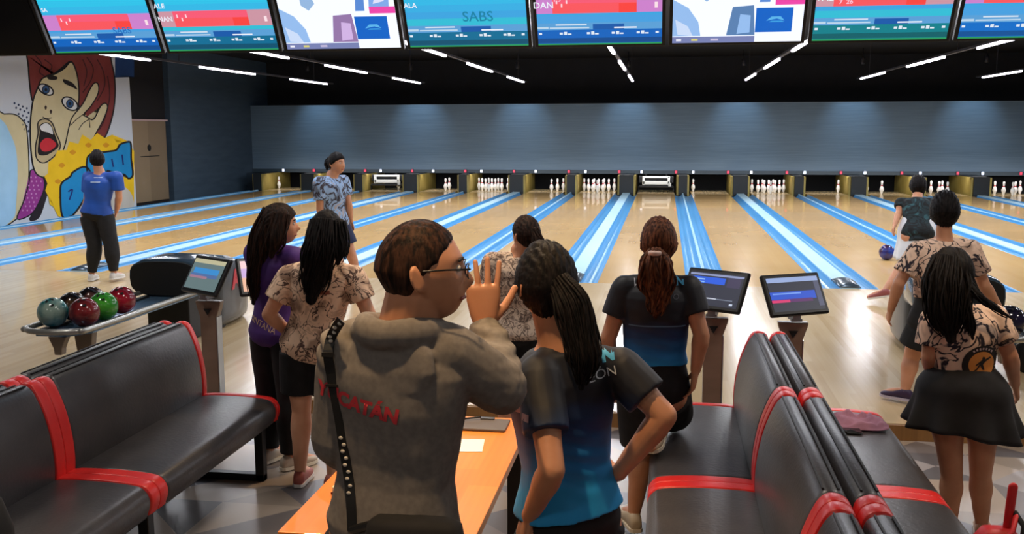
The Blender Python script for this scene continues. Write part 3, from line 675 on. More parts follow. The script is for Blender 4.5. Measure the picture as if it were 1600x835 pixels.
# ------------------------------------------------------------ things left on benches and floor
def cloth(name, loc, w, d, h, m, label, cat, seed, rz=0):
    bm = bmesh.new(); n = 26; G = []
    for i in range(n+1):
        row = []
        for j in range(n+1):
            u, v = i/n-.5, j/n-.5
            k = 1+.25*noise.noise(Vector((u*2+seed, v*2, 0)))
            z = h*(.25+.9*abs(noise.noise(Vector((u*4.5+seed, v*4.5, seed))))+.35*noise.noise(Vector((u*11, v*11+seed, 0))))
            e = min(1, (0.5-abs(u))*8, (0.5-abs(v))*8); z = max(.004, z*max(.15, e))
            row.append((w*u*k, d*v*k, z))
        G.append(row)
    top = [[bm.verts.new(p) for p in r] for r in G]; bot = [[bm.verts.new((p[0], p[1], .001)) for p in r] for r in G]
    for i in range(n):
        for j in range(n):
            bm.faces.new((top[i][j], top[i+1][j], top[i+1][j+1], top[i][j+1])); bm.faces.new((bot[i][j], bot[i][j+1], bot[i+1][j+1], bot[i+1][j]))
    for j in range(n):
        bm.faces.new((top[0][j], top[0][j+1], bot[0][j+1], bot[0][j])); bm.faces.new((top[n][j+1], top[n][j], bot[n][j], bot[n][j+1]))
        bm.faces.new((top[j+1][0], top[j][0], bot[j][0], bot[j+1][0])); bm.faces.new((top[j][n], top[j+1][n], bot[j+1][n], bot[j][n]))
    o = obj(name, bm, m, smooth=True); o.location = loc; o.rotation_euler = (0, 0, rz); return tag(o, label, cat)
SZ = FZ+.462
cloth('crumpled_shirt', (.95, 4.93, SZ+.004), .36, .27, .05, mat('pink_cloth', (150, 105, 128), .85), 'crumpled mauve-pink shirt on the right middle bench', 'shirt', 3.3, .1)
t = thing('phone', (.90, 4.77, SZ+.003), 'black phone lying in front of the pink shirt on the bench', 'phone'); obj('case', bxr(-.08, .08, -.04, .04, 0, .01), mat('phone_black', (10, 10, 12), .25), t, bevel=.004); obj('glass', bxr(-.075, .075, -.036, .036, .01, .011), mat('phone_glass', (14, 14, 18), .08), t)
t = thing('tan_bottle', (.795, 4.52, SZ+.003), 'small tan bottle with black cap tucked against the middle bench back', 'bottle')
bm = bmesh.new(); add_lathe(bm, (0, 0, 0), [(.02, 0), (.026, .01), (.026, .07), (.018, .09)], 16); obj('body', bm, mat('tan_plastic', (196, 150, 110), .4), t, smooth=True)
bm = bmesh.new(); add_lathe(bm, (0, 0, 0), [(.019, .09), (.022, .095), (.022, .125), (.018, .13)], 16); obj('cap', bm, M_BLACK, t, smooth=True); obj('spout', bxr(.02, .07, -.006, .006, .07, .082), M_BLACK, t, bevel=.002)
# red bag by the bench corner
t = thing('red_bag', (1.31, 3.80, FZ), 'red bag with an upright handle on the floor by the bench corner, bottom right', 'bag')
bm = bmesh.new(); add_rings(bm, [ering(Vector((0, 0, z)), Vector((1, 0, 0)), Vector((0, 1, 0)), w, d, 24, .6) for z, w, d in ((.0, .1, .07), (.02, .12, .085), (.2, .115, .08), (.34, .1, .07), (.40, .06, .045), (.41, .04, .02))]); obj('bag_body', bm, mat('bag_red', (196, 34, 44), .5), t, smooth=True)
bm = bmesh.new(); add_tube(bm, [(.03, 0, .39), (.035, 0, .5), (.04, .0, .575)], .018, 10, .5); add_tube(bm, [(-.06, -.05, .3), (.03, -.06, .42), (.05, -.02, .46)], .016, 8, .5); obj('handle', bm, mat('bag_handle_red', (218, 44, 48), .4), t, smooth=True)
bm = bmesh.new(); add_tube(bm, [(.06, -.07, .34), (.07, -.06, .44), (.055, -.0, .47)], .012, 8); obj('strap', bm, M_BLACK, t, smooth=True)
# black shoulder bag at the far right, and black rucksack at the lower left corner
t = thing('sports_bag', (2.92, 7.75, 0), 'black sports bag standing on the approach at the right edge', 'bag')
bm = bmesh.new(); add_rings(bm, [ering(Vector((0, 0, z)), Vector((1, 0, 0)), Vector((0, 1, 0)), w, d, 28, .5) for z, w, d in ((0, .2, .12), (.03, .225, .14), (.2, .22, .135), (.28, .19, .1), (.31, .12, .05))]); obj('bag_body', bm, mat('bag_black', (14, 15, 20), .6), t, smooth=True)
bm = bmesh.new(); add_tube(bm, smooth_path([(-.12, -.05, .29), (-.1, -.05, .38), (0, -.05, .41), (.1, -.05, .38), (.12, -.05, .29)]), .014, 8); obj('handle', bm, MATS['bag_black'], t, smooth=True)
obj('pocket', bxr(-.14, .14, -.155, -.12, .05, .2), mat('bag_plum', (52, 36, 52), .6), t, bevel=.01)
t = thing('rucksack', (-2.20, 2.62, SZ), 'black rucksack on the left bench at the very edge of the picture', 'bag')
bm = bmesh.new(); add_rings(bm, [ering(Vector((0, 0, z)), Vector((1, 0, 0)), Vector((0, 1, 0)), w, d, 28, .6) for z, w, d in ((0, .12, .09), (.03, .14, .11), (.2, .135, .11), (.3, .11, .085), (.345, .05, .04))]); obj('bag_body', bm, mat('ruck_black', (10, 10, 12), .85), t, smooth=True)
bm = bmesh.new(); add_rings(bm, [ering(Vector((0, -.11-a, .12)), Vector((1, 0, 0)), Vector((0, 0, 1)), .09*k, .075*k, 20, .6) for a, k in ((-.02, 1), (.02, 1), (.035, .8))]); obj('pocket', bm, MATS['ruck_black'], t, smooth=True)
bm = bmesh.new(); add_tube(bm, smooth_path([(-.03, .03, .335), (-.02, .03, .375), (.02, .03, .375), (.03, .03, .335)]), .008, 8); obj('grab_loop', bm, MATS['ruck_black'], t, smooth=True)

# ------------------------------------------------------------ mural
mural = thing('mural', (XL, 20, 0), 'pop-art wall painting of a screaming red-haired woman with a yellow burst', 'mural')
def MP(cx, cy, lv):
    u, v = cx/3.093, 80+cy/3.093
    d = CF*FPX + CR*(u-800) - CU*(v-417.5); X = XL+.0015*lv+.001
    p = d*(X/d.x) + Vector((0, 0, CAMH)); return p-Vector((XL, 20, 0))
def closed(pts, k=4):
    n = len(pts); out = []
    for i in range(n):
        p0, p1, p2, p3 = [Vector(pts[(i+j) % n]) for j in (-1, 0, 1, 2)]
        for j in range(k):
            t = j/k; out.append(.5*((2*p1)+(p2-p0)*t+(2*p0-5*p1+4*p2-p3)*t*t+(3*p1-p0-3*p2+p3)*t**3))
    return out
PAINT = {}
def pm(c):
    if c not in PAINT: PAINT[c] = noisy('wall_paint_%02x%02x%02x' % c, c, tuple(max(0, x-9) for x in c), (2, 2, 2), rough=.8)
    return PAINT[c]
def paint(name, pts, c, lv, line=0, sharp=False, parent=mural, clip=648):
    P = [Vector(p) for p in pts] if sharp else closed([Vector(p) for p in pts])
    P = [Vector((min(p.x, clip), min(p.y, 858), 0)) if len(p) == 3 else Vector((min(p.x, clip), min(p.y, 858), 0)) for p in P]
    bm = bmesh.new(); add_poly(bm, [MP(p.x, p.y, lv) for p in P]); bmesh.ops.triangulate(bm, faces=bm.faces)
    o = obj(name, bm, pm(c), parent, keep=True)
    if line: stroke(P+[P[0]], line, lv+.5, o)
    return o
def stroke(P, w, lv, parent=mural, c=(22, 20, 26)):
    P = [Vector((p[0], p[1], 0)) for p in P]; bm = bmesh.new(); L = []; R = []
    for i, p in enumerate(P):
        d = (P[min(i+1, len(P)-1)]-P[max(i-1, 0)]); d = d.normalized() if d.length > 1e-6 else Vector((1, 0, 0)); n = Vector((-d.y, d.x, 0))
        L.append(bm.verts.new(MP(*(p+n*w/2).xy, lv))); R.append(bm.verts.new(MP(*(p-n*w/2).xy, lv)))
    for i in range(len(P)-1): bm.faces.new((L[i], L[i+1], R[i+1], R[i]))
    return obj('outline', bm, pm(c), parent, keep=True)
SKIN, AUB = (218, 206, 164), (132, 56, 54)
paint('sky_patch', [(556, 0), (648, 0), (648, 125), (600, 118), (556, 128)], (20, 62, 116), 1, sharp=True)
paint('shoulder', [(-60, 310), (20, 304), (70, 306), (105, 330), (130, 385), (140, 600), (115, 720), (80, 812), (-60, 830)], SKIN, 1, 6)
paint('shoulder_light', [(-60, 330), (10, 335), (50, 400), (78, 480), (85, 600), (78, 720), (60, 815), (-60, 835)], (170, 216, 248), 2)
for r in range(6):
    for c_ in range(4):
        x, y = 70+c_*20-r*0+8*(r % 2), 252+r*22+c_*8
        if x < 60+r*10: continue
        paint('halftone_dot', [(x-5, y), (x, y-6), (x+5, y), (x, y+6)], (40, 62, 96), 1)
paint('neck_scarf', [(150, 575), (195, 590), (216, 640), (200, 705), (155, 785), (82, 812), (115, 725), (140, 640)], (158, 58, 150), 3, 6)
for r in range(9):
    for c_ in range(3):
        x, y = 150+c_*22-r*5+9*(r % 2), 610+r*20
        paint('scarf_dot', [(x-4, y), (x, y-5), (x+4, y), (x, y+5)], (206, 140, 200), 4)
paint('scarf_shadow', [(216, 600), (262, 596), (228, 700), (190, 806), (140, 812), (200, 710)], (34, 26, 36), 2)
paint('hair', [(140, -30), (300, -40), (500, -30), (540, 60), (556, 160), (550, 280), (520, 390), (492, 430), (460, 420), (420, 340), (370, 230), (372, 120), (345, 50), (300, 80), (262, 108), (212, 128), (176, 190), (158, 240), (146, 180), (138, 80)], AUB, 2, 7)
for q in ([(170, 20), (200, 60), (190, 100), (215, 120)], [(215, 40), (250, 70), (240, 100)], [(420, 30), (450, 80), (440, 140), (400, 200)], [(470, 40), (500, 100), (505, 170), (470, 240)], [(520, 120), (530, 220), (505, 330), (480, 380)], [(400, 40), (420, 100), (405, 170)]):
    stroke(smooth_path([(a, b, 0) for a, b in q]), 5, 3.2, c=(70, 26, 30))
paint('face', [(205, 132), (262, 112), (310, 84), (345, 52), (372, 110), (382, 200), (374, 285), (342, 360), (322, 450), (285, 540), (242, 600), (200, 608), (166, 575), (150, 480), (147, 350), (160, 240), (182, 180)], SKIN, 4, 7)
paint('hand', [(300, 520), (318, 440), (335, 360), (352, 315), (400, 255), (432, 190), (455, 155), (474, 160), (474, 205), (440, 265), (405, 305), (420, 318), (452, 330), (485, 268), (508, 252), (520, 272), (500, 330), (462, 400), (440, 440), (380, 480)], SKIN, 5, 6)
for q in ([(340, 360), (370, 330), (410, 300)], [(380, 380), (400, 350), (430, 330)], [(430, 320), (435, 370)]): stroke(smooth_path([(a, b, 0) for a, b in q]), 4, 5.8)
for (cx, cy, rx, ry) in ((222, 186, 36, 24), (338, 254, 38, 30)):
    paint('eye_white', [(cx+rx*math.cos(a*PI/5), cy+ry*math.sin(a*PI/5)+.35*rx*math.cos(a*PI/5)) for a in range(10)], (222, 226, 228), 6, 7)
    paint('iris', [(cx+17*math.cos(a*PI/4), cy+20*math.sin(a*PI/4)) for a in range(8)], (52, 92, 138), 7, 4); paint('pupil', [(cx+7*math.cos(a*PI/4), cy+8*math.sin(a*PI/4)) for a in range(8)], (14, 18, 30), 8)
paint('eyebrow', [(228, 126), (250, 118), (276, 124), (272, 138), (240, 138)], (30, 20, 22), 6); paint('eyebrow', [(304, 136), (330, 142), (356, 158), (374, 186), (345, 172), (312, 156)], (30, 20, 22), 6)
for (cx, cy) in ((221, 272), (246, 292)): paint('nostril', [(cx-6, cy), (cx, cy-10), (cx+6, cy), (cx, cy+12)], (60, 44, 40), 6)
stroke(smooth_path([(206, 318, 0), (225, 326, 0), (250, 322, 0)]), 4, 6)
paint('lips', [(184, 345), (215, 328), (250, 345), (270, 395), (292, 455), (270, 500), (215, 540), (178, 520), (172, 460), (184, 400)], (196, 180, 140), 5.6, 6)
paint('mouth', [(190, 362), (222, 344), (250, 362), (262, 412), (284, 455), (262, 482), (220, 504), (184, 496), (186, 440), (194, 400)], (24, 14, 18), 6.5)
paint('teeth', [(195, 364), (222, 348), (248, 366), (256, 402), (232, 392), (202, 384)], (226, 228, 228), 7.5)
paint('tongue', [(192, 452), (212, 424), (240, 420), (266, 438), (272, 458), (240, 484), (204, 484)], (206, 44, 58), 7.5, 3)
R_ = random.Random(5); bp = []
for k in range(44):
    a = 2*PI*k/44; rr = 1.0 if k % 2 else .86+.08*R_.random(); rr *= 1+.05*R_.random()
    bp.append((470+250*rr*math.cos(a), 640+240*rr*math.sin(a)))
paint('burst', bp, (250, 206, 26), 8, sharp=True)
paint('burst_pale', [(330, 745), (420, 640), (560, 640), (640, 700), (648, 858), (300, 858)], (214, 208, 196), 9.2)
for k in range(14):
    a = 2*PI*k/14; x, y = 470+190*math.cos(a), 630+180*math.sin(a)
    paint('burst_spot', [(x-16, y), (x, y-12), (x+16, y), (x, y+12)], (226, 158, 24), 9, clip=644)
paint('letter_blob', [(292, 680), (300, 636), (340, 606), (352, 586), (400, 560), (432, 575), (440, 640), (404, 720), (372, 770), (340, 800), (300, 796)], (16, 146, 212), 10, 9)
paint('letter_blob', [(420, 530), (440, 498), (520, 486), (562, 478), (580, 452), (612, 440), (632, 446), (634, 520), (642, 596), (622, 616), (598, 596), (560, 604), (520, 580), (500, 640), (450, 640), (424, 590)], (16, 146, 212), 10, 9)
for q in ([(330, 680), (350, 670), (335, 720)], [(540, 520), (548, 560)], [(590, 500), (596, 550)]): stroke(smooth_path([(a, b, 0) for a, b in q]), 7, 11.5, c=(20, 40, 120))

# ------------------------------------------------------------ people
SKIN_M = noisy('skin_tan', (198, 138, 104), (208, 148, 114), (12, 12, 12), 3, .5, sss=.08)
SKIN_L = noisy('skin_light', (218, 158, 126), (226, 170, 138), (12, 12, 12), 3, .5, sss=.08)
HB = hair_mat('hair_black', (10, 9, 10), (34, 28, 28)); HD = hair_mat('hair_dark_brown', (20, 13, 11), (58, 38, 30)); HA = hair_mat('hair_auburn', (58, 32, 22), (138, 84, 56)); HM = hair_mat('hair_brown', (24, 15, 12), (74, 48, 36))
EYEW, LIPM, BROW = mat('eye_white', (206, 200, 194), .4), mat('lips', (150, 80, 72), .5), mat('brow', (30, 20, 18), .8)
def UV(a): return Vector(a).normalized()
def head_fn(hd):
    """direction (x right, y forward, z up) -> point of the head surface, metres, for a head 0.228 high"""
    x, y, z = hd
    p = Vector((x*.0765, y*.096, z*.114))
    if z < 0:
        t = -z
        p.x *= 1-.40*t**1.6
        if y < 0: p.y *= 1-.45*t
        else: p.y = p.y*(1+.10*t) + .030*t*t*max(0, y+.15)
    if y < 0 and z > 0: p.y *= 1.04
    if y > 0:
        X, Z = p.x, p.z; k = y
        p.y += k*(.024*math.exp(-(X/.011)**2)*math.exp(-((Z+.026)/.017)**2) + .012*math.exp(-(X/.009)**2)*math.exp(-((Z+.006)/.02)**2))
        for s in (-1, 1): p.y -= k*.010*math.exp(-((X-s*.031)/.016)**2-((Z-.012)/.012)**2)
        p.y += k*.006*math.exp(-(X/.02)**2-((Z+.06)/.010)**2)
        p.y += k*.006*math.exp(-(X/.018)**2-((Z+.098)/.016)**2)
        p.y += k*.004*math.exp(-((Z-.032)/.012)**2)
    return p
def add_hand(bm, wr, fd, pn, sc=1.0, curl=.35, thumb=1, spread=.12):
    """palm and five separate fingers; fd towards the fingers, pn the way the palm faces, thumb = side the thumb leaves on"""
    fd = UV(fd); pn = (Vector(pn)-fd*Vector(pn).dot(fd)).normalized(); sd = fd.cross(pn)*thumb
    rings = []
    for t, w, h in ((-.02, .022, .018), (0, .024, .017), (.03, .033, .017), (.065, .040, .015), (.09, .041, .0125), (.098, .034, .009)):
        rings.append(ering(wr+fd*t*sc, sd, pn, w*sc, h*sc, 20, .8))
    add_rings(bm, rings)
    for k, (off, L, r) in enumerate(((.030, .070, .0088), (.0105, .079, .0092), (-.0095, .073, .0088), (-.029, .058, .0078))):
        p = wr + fd*.080*sc + sd*off*sc; d = (fd + sd*spread*(1.4-k)*.9).normalized(); pts = [p-fd*.02*sc, p]
        for seg, f in enumerate((.46, .30, .24)):
            a = curl*(.6, 1.1, .9)[seg]; d = (d*math.cos(a)+pn*math.sin(a)).normalized(); p = p + d*L*f*sc*1.02; pts.append(p)
        add_tube(bm, pts, lambda t, r=r: (r-.0022*t)*sc, 10)
    p = wr + fd*.022*sc + sd*.024*sc + pn*.004*sc; d = (fd*.62+sd*.72+pn*.25).normalized(); pts = [p-d*.01*sc, p, p+d*.034*sc]
    d2 = (d+fd*.35+pn*.3*curl).normalized(); pts += [pts[-1]+d2*.030*sc]; d3 = (d2+fd*.25+pn*.5*curl).normalized(); pts += [pts[-1]+d3*.024*sc]
    add_tube(bm, pts, lambda t: (.0135-.005*t)*sc, 10)
def limb(bm, a, b, prof, n=16, flat=1.0, k=10, up=None):
    a, b = Vector(a), Vector(b)
    add_tube(bm, [a.lerp(b, i/k) for i in range(k+1)], lambda t: interp(prof, t), n, flat, up)
def person(name_label, gx, gy, z0, H, yaw=0, head_yaw=None, female=True, wide=1.0, J=None, skin=SKIN_M, hair=None, top=None, bottom=None, shoes=None, hand=None, voxel=.006, group=None, head_tilt=0, bun=None, face=True, extra=None, hs=None, lean=None):
    """a figure standing at gx, gy on height z0, H metres tall; yaw turns it clockwise from facing down the lanes"""
    J = dict(J or {}); base = Vector((gx, gy, z0)); ya = math.radians(yaw)
    R, F, U = Vector((math.cos(ya), -math.sin(ya), 0)), Vector((math.sin(ya), math.cos(ya), 0)), Vector((0, 0, 1))
    def L(r, f, z): return R*r*H+F*f*H+U*z*H
    sw = .108*wide if female else .122*wide; hw = .056*wide
    D = dict(neck=L(0, 0, .835), head=L(0, .012, .935), pelvis=L(0, 0, .525))
    for s, n in ((-1, 'L'), (1, 'R')):
        D['sh'+n] = L(s*sw, 0, .808); D['el'+n] = L(s*(sw+.028), -.015, .63); D['wr'+n] = L(s*(sw+.032), .03, .485)
        D['hip'+n] = L(s*hw, 0, .50); D['kn'+n] = L(s*(hw+.002), .012, .275); D['an'+n] = L(s*(hw+.004), -.012, .045)
    for k, v in J.items(): D[k] = Vector(v)-base
    if 'head' not in J and 'neck' in J: D['head'] = D['neck']+L(0, .012, .10)
    for n in 'LR':
        if 'hip'+n not in J and 'pelvis' in J: D['hip'+n] = D['pelvis']+R*(-hw if n == 'L' else hw)*H-U*.02*H
        if 'sh'+n not in J and 'neck' in J: D['sh'+n] = D['neck']+R*(-sw if n == 'L' else sw)*H-U*.027*H
    t = thing('person', base, name_label, 'person', group)
    fem = female
    spine = D['neck']-D['pelvis']; SL = .31*H
    wprof = [(-.18, .058), (-.10, .092), (-.02, .104), (.08, .098), (.24, .082 if fem else .09), (.34, .078 if fem else .092), (.5, .086 if fem else .098), (.68, .094 if fem else .104), (.8, .098 if fem else .108), (.88, .094 if fem else .102), (.94, .072), (1.0, .042)]
    dprof = [(-.18, .045), (-.10, .066), (-.02, .072), (.08, .066), (.24, .056), (.34, .054), (.5, .060), (.68, .067), (.8, .064), (.88, .056), (.94, .046), (1.0, .036)]
    hr = (D['hipR']-D['hipL']).normalized(); sr = (D['shR']-D['shL']).normalized(); sdir = spine.normalized()
    def ring(s, off=0, sc=1.0, n=36, flare=0):
        ax = hr.lerp(sr, max(0, min(1, s))).normalized(); ax = (ax-sdir*ax.dot(sdir)).normalized(); ay = sdir.cross(ax)
        c = D['pelvis']+spine*s; bend = ay*(-.012*H*math.sin(max(0, min(1, s))*PI))*0
        return ering(c+bend, ax, ay, interp(wprof, s)*H*wide*sc+off+flare, interp(dprof, s)*H*wide**.5*sc+off+flare, n, .86)
    S = [-.18, -.12, -.06, 0, .08, .16, .24, .34, .44, .54, .64, .74, .82, .88, .93, .97, 1.0]
    # body: one continuous skin surface
    bm = bmesh.new(); add_rings(bm, [ring(s, 0, .94) for s in S])
    hy = math.radians(head_yaw if head_yaw is not None else yaw)
    HF = Vector((math.sin(hy)*math.cos(head_tilt), math.cos(hy)*math.cos(head_tilt), math.sin(head_tilt))).normalized(); HR = HF.cross(U).normalized(); HU = HR.cross(HF)
    hsc = (hs or 1.0)*(H/1.66)**.45
    hc = D['head']
    def HP(p): return hc + (HR*p[0]+HF*p[1]+HU*p[2])*hsc
    limb(bm, D['neck']-sdir*.02*H, hc-HU*.05*hsc-HF*.015, [(0, .042*H*(1 if fem else 1.25)), (.4, .034*H*(1 if fem else 1.3)), (1, .034*H*(1 if fem else 1.3))])
    limb(bm, D['neck']-sdir*.035*H, D['neck']+sdir*.02*H, [(0, .06*H), (1, .036*H)], flat=.8)
    seg, rg = 44, 40
    rr = []
    for i in range(1, rg):
        th = PI*i/rg
        rr.append([HP(head_fn((math.sin(th)*math.cos(2*PI*j/seg), math.sin(th)*math.sin(2*PI*j/seg), -math.cos(th)))) for j in range(seg)])
    add_rings(bm, rr)
    for s in (-1, 1):
        c0 = HP((s*.080, -.006, -.006)); ear = []
        e_ax = (HF*.25*-1+HR*s*.0+HU).normalized()
        for k, (a, b2) in enumerate(((.6, .7), (1, 1), (1.02, 1.02), (.8, .8))):
            ear.append(ering(c0+HR*s*(-.014+.007*k)*hsc-HF*.003*k*hsc, e_ax, (HF-HR*s*.35).normalized(), .031*hsc*a, .017*hsc*b2, 16))
        add_rings(bm, ear)
    AP = [(0, .033), (.12, .034), (.45, .029), (.8, .025), (1, .0245)]
    FP = [(0, .0245), (.2, .0265), (.6, .021), (1, .0165)]
    am = (1.0 if fem else 1.2)*wide**.5
    for n, sx in (('L', -1), ('R', 1)):
        sh, el, wr = D['sh'+n], D['el'+n], D['wr'+n]
        limb(bm, D['neck'].lerp(sh, .35)-U*.01*H, sh, [(0, .03*H), (1, .034*H*am)])
        limb(bm, sh, el, [(a, b*H*am) for a, b in AP]); limb(bm, el, wr, [(a, b*H*am) for a, b in FP])
        hd = (hand or {}).get(n, {}); fd = Vector(hd['fd']) if 'fd' in hd else (wr-el)
        pn = Vector(hd['pn']) if 'pn' in hd else (-R*sx)
        thumb_side = hd.get('thumb')
        if thumb_side is None:
            f_ = UV(fd); p_ = (pn-f_*pn.dot(f_)).normalized(); thumb_side = 1 if f_.cross(p_).dot(F) > 0 else -1
        add_hand(bm, wr, fd, pn, hd.get('sc', 1.0)*(H/1.68)**.6*(1 if fem else 1.08), hd.get('curl', .4), thumb_side, hd.get('spread', .06))
    TPf = [(0, .058), (.3, .054), (.7, .040), (1, .034)]; CPf = [(0, .033), (.25, .037), (.6, .028), (1, .020)]
    for n in 'LR':
        hp, kn, an = D['hip'+n], D['kn'+n], D['an'+n]
        limb(bm, hp, kn, [(a, b*H*wide**.5) for a, b in TPf], 20); limb(bm, kn, an, [(a, b*H*wide**.5) for a, b in CPf], 18)
        fd_ = J.get('foot'+n); fdir = UV(fd_) if fd_ is not None else (F+R*(.18 if n == 'R' else -.18)).normalized()
        limb(bm, an, an+fdir*.10*H-U*.028*H, [(0, .02*H), (.6, .022*H), (1, .016*H)])
        D['fd'+n] = fdir
    body = obj('body', remesh(bm, voxel, 2), skin, t, smooth=True)
    # face details
    if face:
        for s in (-1, 1):
            bm = bmesh.new(); add_ball(bm, HP((s*.031, .0795, .010)), (.0092*hsc,)*3, 16, 10); e = obj('eye', bm, EYEW, t, smooth=True)
            bm = bmesh.new(); add_ball(bm, HP((s*.031, .0850, .010)), (.0048*hsc,)*3, 12, 8); obj('iris', bm, mat('iris_dark', (30, 20, 16), .2), e, smooth=True)
            bm = bmesh.new(); add_tube(bm, [HP((s*.015, .094, .030)), HP((s*.031, .0925, .034)), HP((s*.046, .083, .029))], .0032*hsc, 8); obj('eyebrow', bm, BROW, t, smooth=True)
        bm = bmesh.new(); add_tube(bm, [HP((-.022, .089, -.060)), HP((-.008, .0985, -.0585)), HP((.008, .0985, -.0585)), HP((.022, .089, -.060))], .0042*hsc, 8); obj('mouth', bm, LIPM, t, smooth=True)
    # hair
    if hair:
        hm = hair['m']; th0 = hair.get('thick', .016); cutc = hair.get('cut', -.012); seed = hair.get('seed', 1)
        bm = bmesh.new(); seg, rg = 90, 60; rr = []
        for i in range(1, rg):
            th = PI*i/rg; row = []
            for j in range(seg):
                dv = (math.sin(th)*math.cos(2*PI*j/seg), math.sin(th)*math.sin(2*PI*j/seg), -math.cos(th)); p = head_fn(dv)
                cn = cutc+hair.get('recede', 0)*p.y/.09 if p.y > 0 else cutc+max(-1, p.y/.06)*hair.get('nape', .022)
                v = .8*p.z-.6*p.y - cn + .006*noise.noise(Vector(dv)*6+Vector((seed, 0, 0)))
                if hair.get('side'): v += hair['side']*abs(p.x)/.077
                k = max(0, min(1, v/.018)); k = k*k*(3-2*k)
                ang = math.atan2(p.x, p.z+.02 if p.y > -.02 else p.z+.06)
                rid = .0022*math.sin(ang*46+3*noise.noise(Vector(dv)*5))+.004*noise.noise(Vector((p.x*22, p.y*22, p.z*5+seed)))
                g = 1+((th0+rid*(th0/.016)+(hair.get('crown', 0)*max(0, dv[2])))/.095) if k > 0 else 1
                row.append(HP(p*(.93+(g-.93)*k)))
            rr.append(row)
        add_rings(bm, rr)
        hob = obj('hair', bm, hm, t, smooth=True)
        rnd = random.Random(seed)
        for lk in hair.get('locks', []):
            path = [Vector(p)-base for p in lk['path']]; path = smooth_path(path, 5); rp = lk['r']; nn = lk.get('n', 46); wv = lk.get('wave', .006); lr = lk.get('lr', .0065); fl = lk.get('flat', .6)
            bm = bmesh.new()
            add_tube(bm, path, lambda t: max(.004, interp(rp, t)*.78), 14, fl, up=lk.get('up', (0, 1, 0)))
            tot = len(path)-1
            for q in range(nn):
                a = rnd.random()*2*PI; rad = math.sqrt(.35+.65*rnd.random()); ph = rnd.random()*6; end = .72+.28*rnd.random(); m_ = max(4, int(tot*end)); pts = []
                for i in range(0, m_+1):
                    tt = i/tot; d = (path[min(i+1, tot)]-path[max(i-1, 0)]).normalized(); ax = Vector(lk.get('up', (0, 1, 0))); ax = (ax-d*ax.dot(d)).normalized(); ay = d.cross(ax)
                    r_ = interp(rp, tt)*rad
                    pts.append(path[i]+ax*math.cos(a)*r_*fl+ay*math.sin(a)*r_+ay*wv*math.sin(ph+tt*9)*min(1, tt*3)+ax*wv*.5*math.cos(ph+tt*7)*min(1, tt*3))
                add_tube(bm, pts, lambda t: lr*(1-.65*t), 6)
            obj(lk.get('name', 'long_hair'), bm, hm, hob if lk.get('sub', True) else t, smooth=True)
        if hair.get('tie'):
            c, r_, cm = hair['tie']; bm = bmesh.new(); c = Vector(c)-base
            add_rings(bm, [ering(c+HU*zz*.01, HR, HF, r_*k, r_*k, 18) for zz, k in ((-1, .8), (-.6, 1), (.6, 1), (1, .8))]); obj('hair_tie', bm, mat('tie_pale', cm, .5), hob, smooth=True)
    # clothes
    def folds(bm, amp, sc=(9, 9, 4), seed=0, creases=()):
        for v in bm.verts: pass
        bm.normal_update()
        for v in bm.verts:
            p = v.co; d = amp*noise.noise(Vector((p.x*sc[0]+seed, p.y*sc[1], p.z*sc[2]+p.x*3)))+amp*.5*noise.noise(Vector((p.x*sc[0]*2.3, p.y*sc[1]*2.3, p.z*sc[2]*3+seed)))
            for (c, r, a, fr, ax) in creases:
                q = p-c; w_ = math.exp(-(q.length/r)**2)
                if w_ > .02: d += a*w_*math.sin(q.dot(ax)*fr)
            v.co = p+v.normal*d
    out = {}
    if top:
        off = top.get('off', .014); hem = top['hem']; s0 = (hem*H-D['pelvis'].z)/(D['neck'].z-D['pelvis'].z) if hem < 2 else 0
        bm = bmesh.new(); SS = [s0]+[s for s in S if s > s0+.02 and s < .98]+[top.get('collar', .985)]
        rings = [ring(s, off*(1.0 if s < .85 else .8), 1.0, 44, flare=top.get('flare', .0)*max(0, 1-(s-s0)/.35)) for s in SS]
        add_rings(bm, rings)
        for n in 'LR':
            sh, el, wr = D['sh'+n], D['el'+n], D['wr'+n]; sl = top.get('sleeve', .5)
            limb(bm, D['neck'].lerp(sh, .3)-U*.012*H, sh-U*.004*H, [(0, .036*H), (1, .034*H*am+off)])
            e1 = sh.lerp(el, min(1, sl))
            pr = [(0, .034*H*am+off), (1, (.031 if sl < 1 else .027)*H*am+off*(1.25 if sl < 1 else 1.0)+top.get('puff', 0))]
            lp = [sh.lerp(e1, i/10) for i in range(11)]
            add_tube(bm, lp, lambda t: interp(pr, t), 18, round_ends=False)
            if sl > 1:
                w1 = el.lerp(wr, sl-1); add_tube(bm, [el.lerp(w1, i/10) for i in range(11)], lambda t: interp([(0, .027*H*am+off), (.8, .022*H*am+off+top.get('puff', 0)), (1, .019*H*am+off)], t), 18, round_ends=False)
                add_ball(bm, el, .027*H*am+off)
            add_ball(bm, sh, .033*H*am+off*.95)
        for fn in top.get('add', []): fn(bm, dict(D=D, HP=HP, H=H, U=U, R=R, F=F, base=base))
        bm = remesh(bm, top.get('voxel', .007), 3); folds(bm, top.get('fold', .005), seed=top.get('seed', 0), creases=[(Vector(c)-base, r, a, fr, UV(ax)) for c, r, a, fr, ax in top.get('creases', [])])
        out['top'] = obj(top.get('name', 'shirt'), bm, top['m'], t, smooth=True)
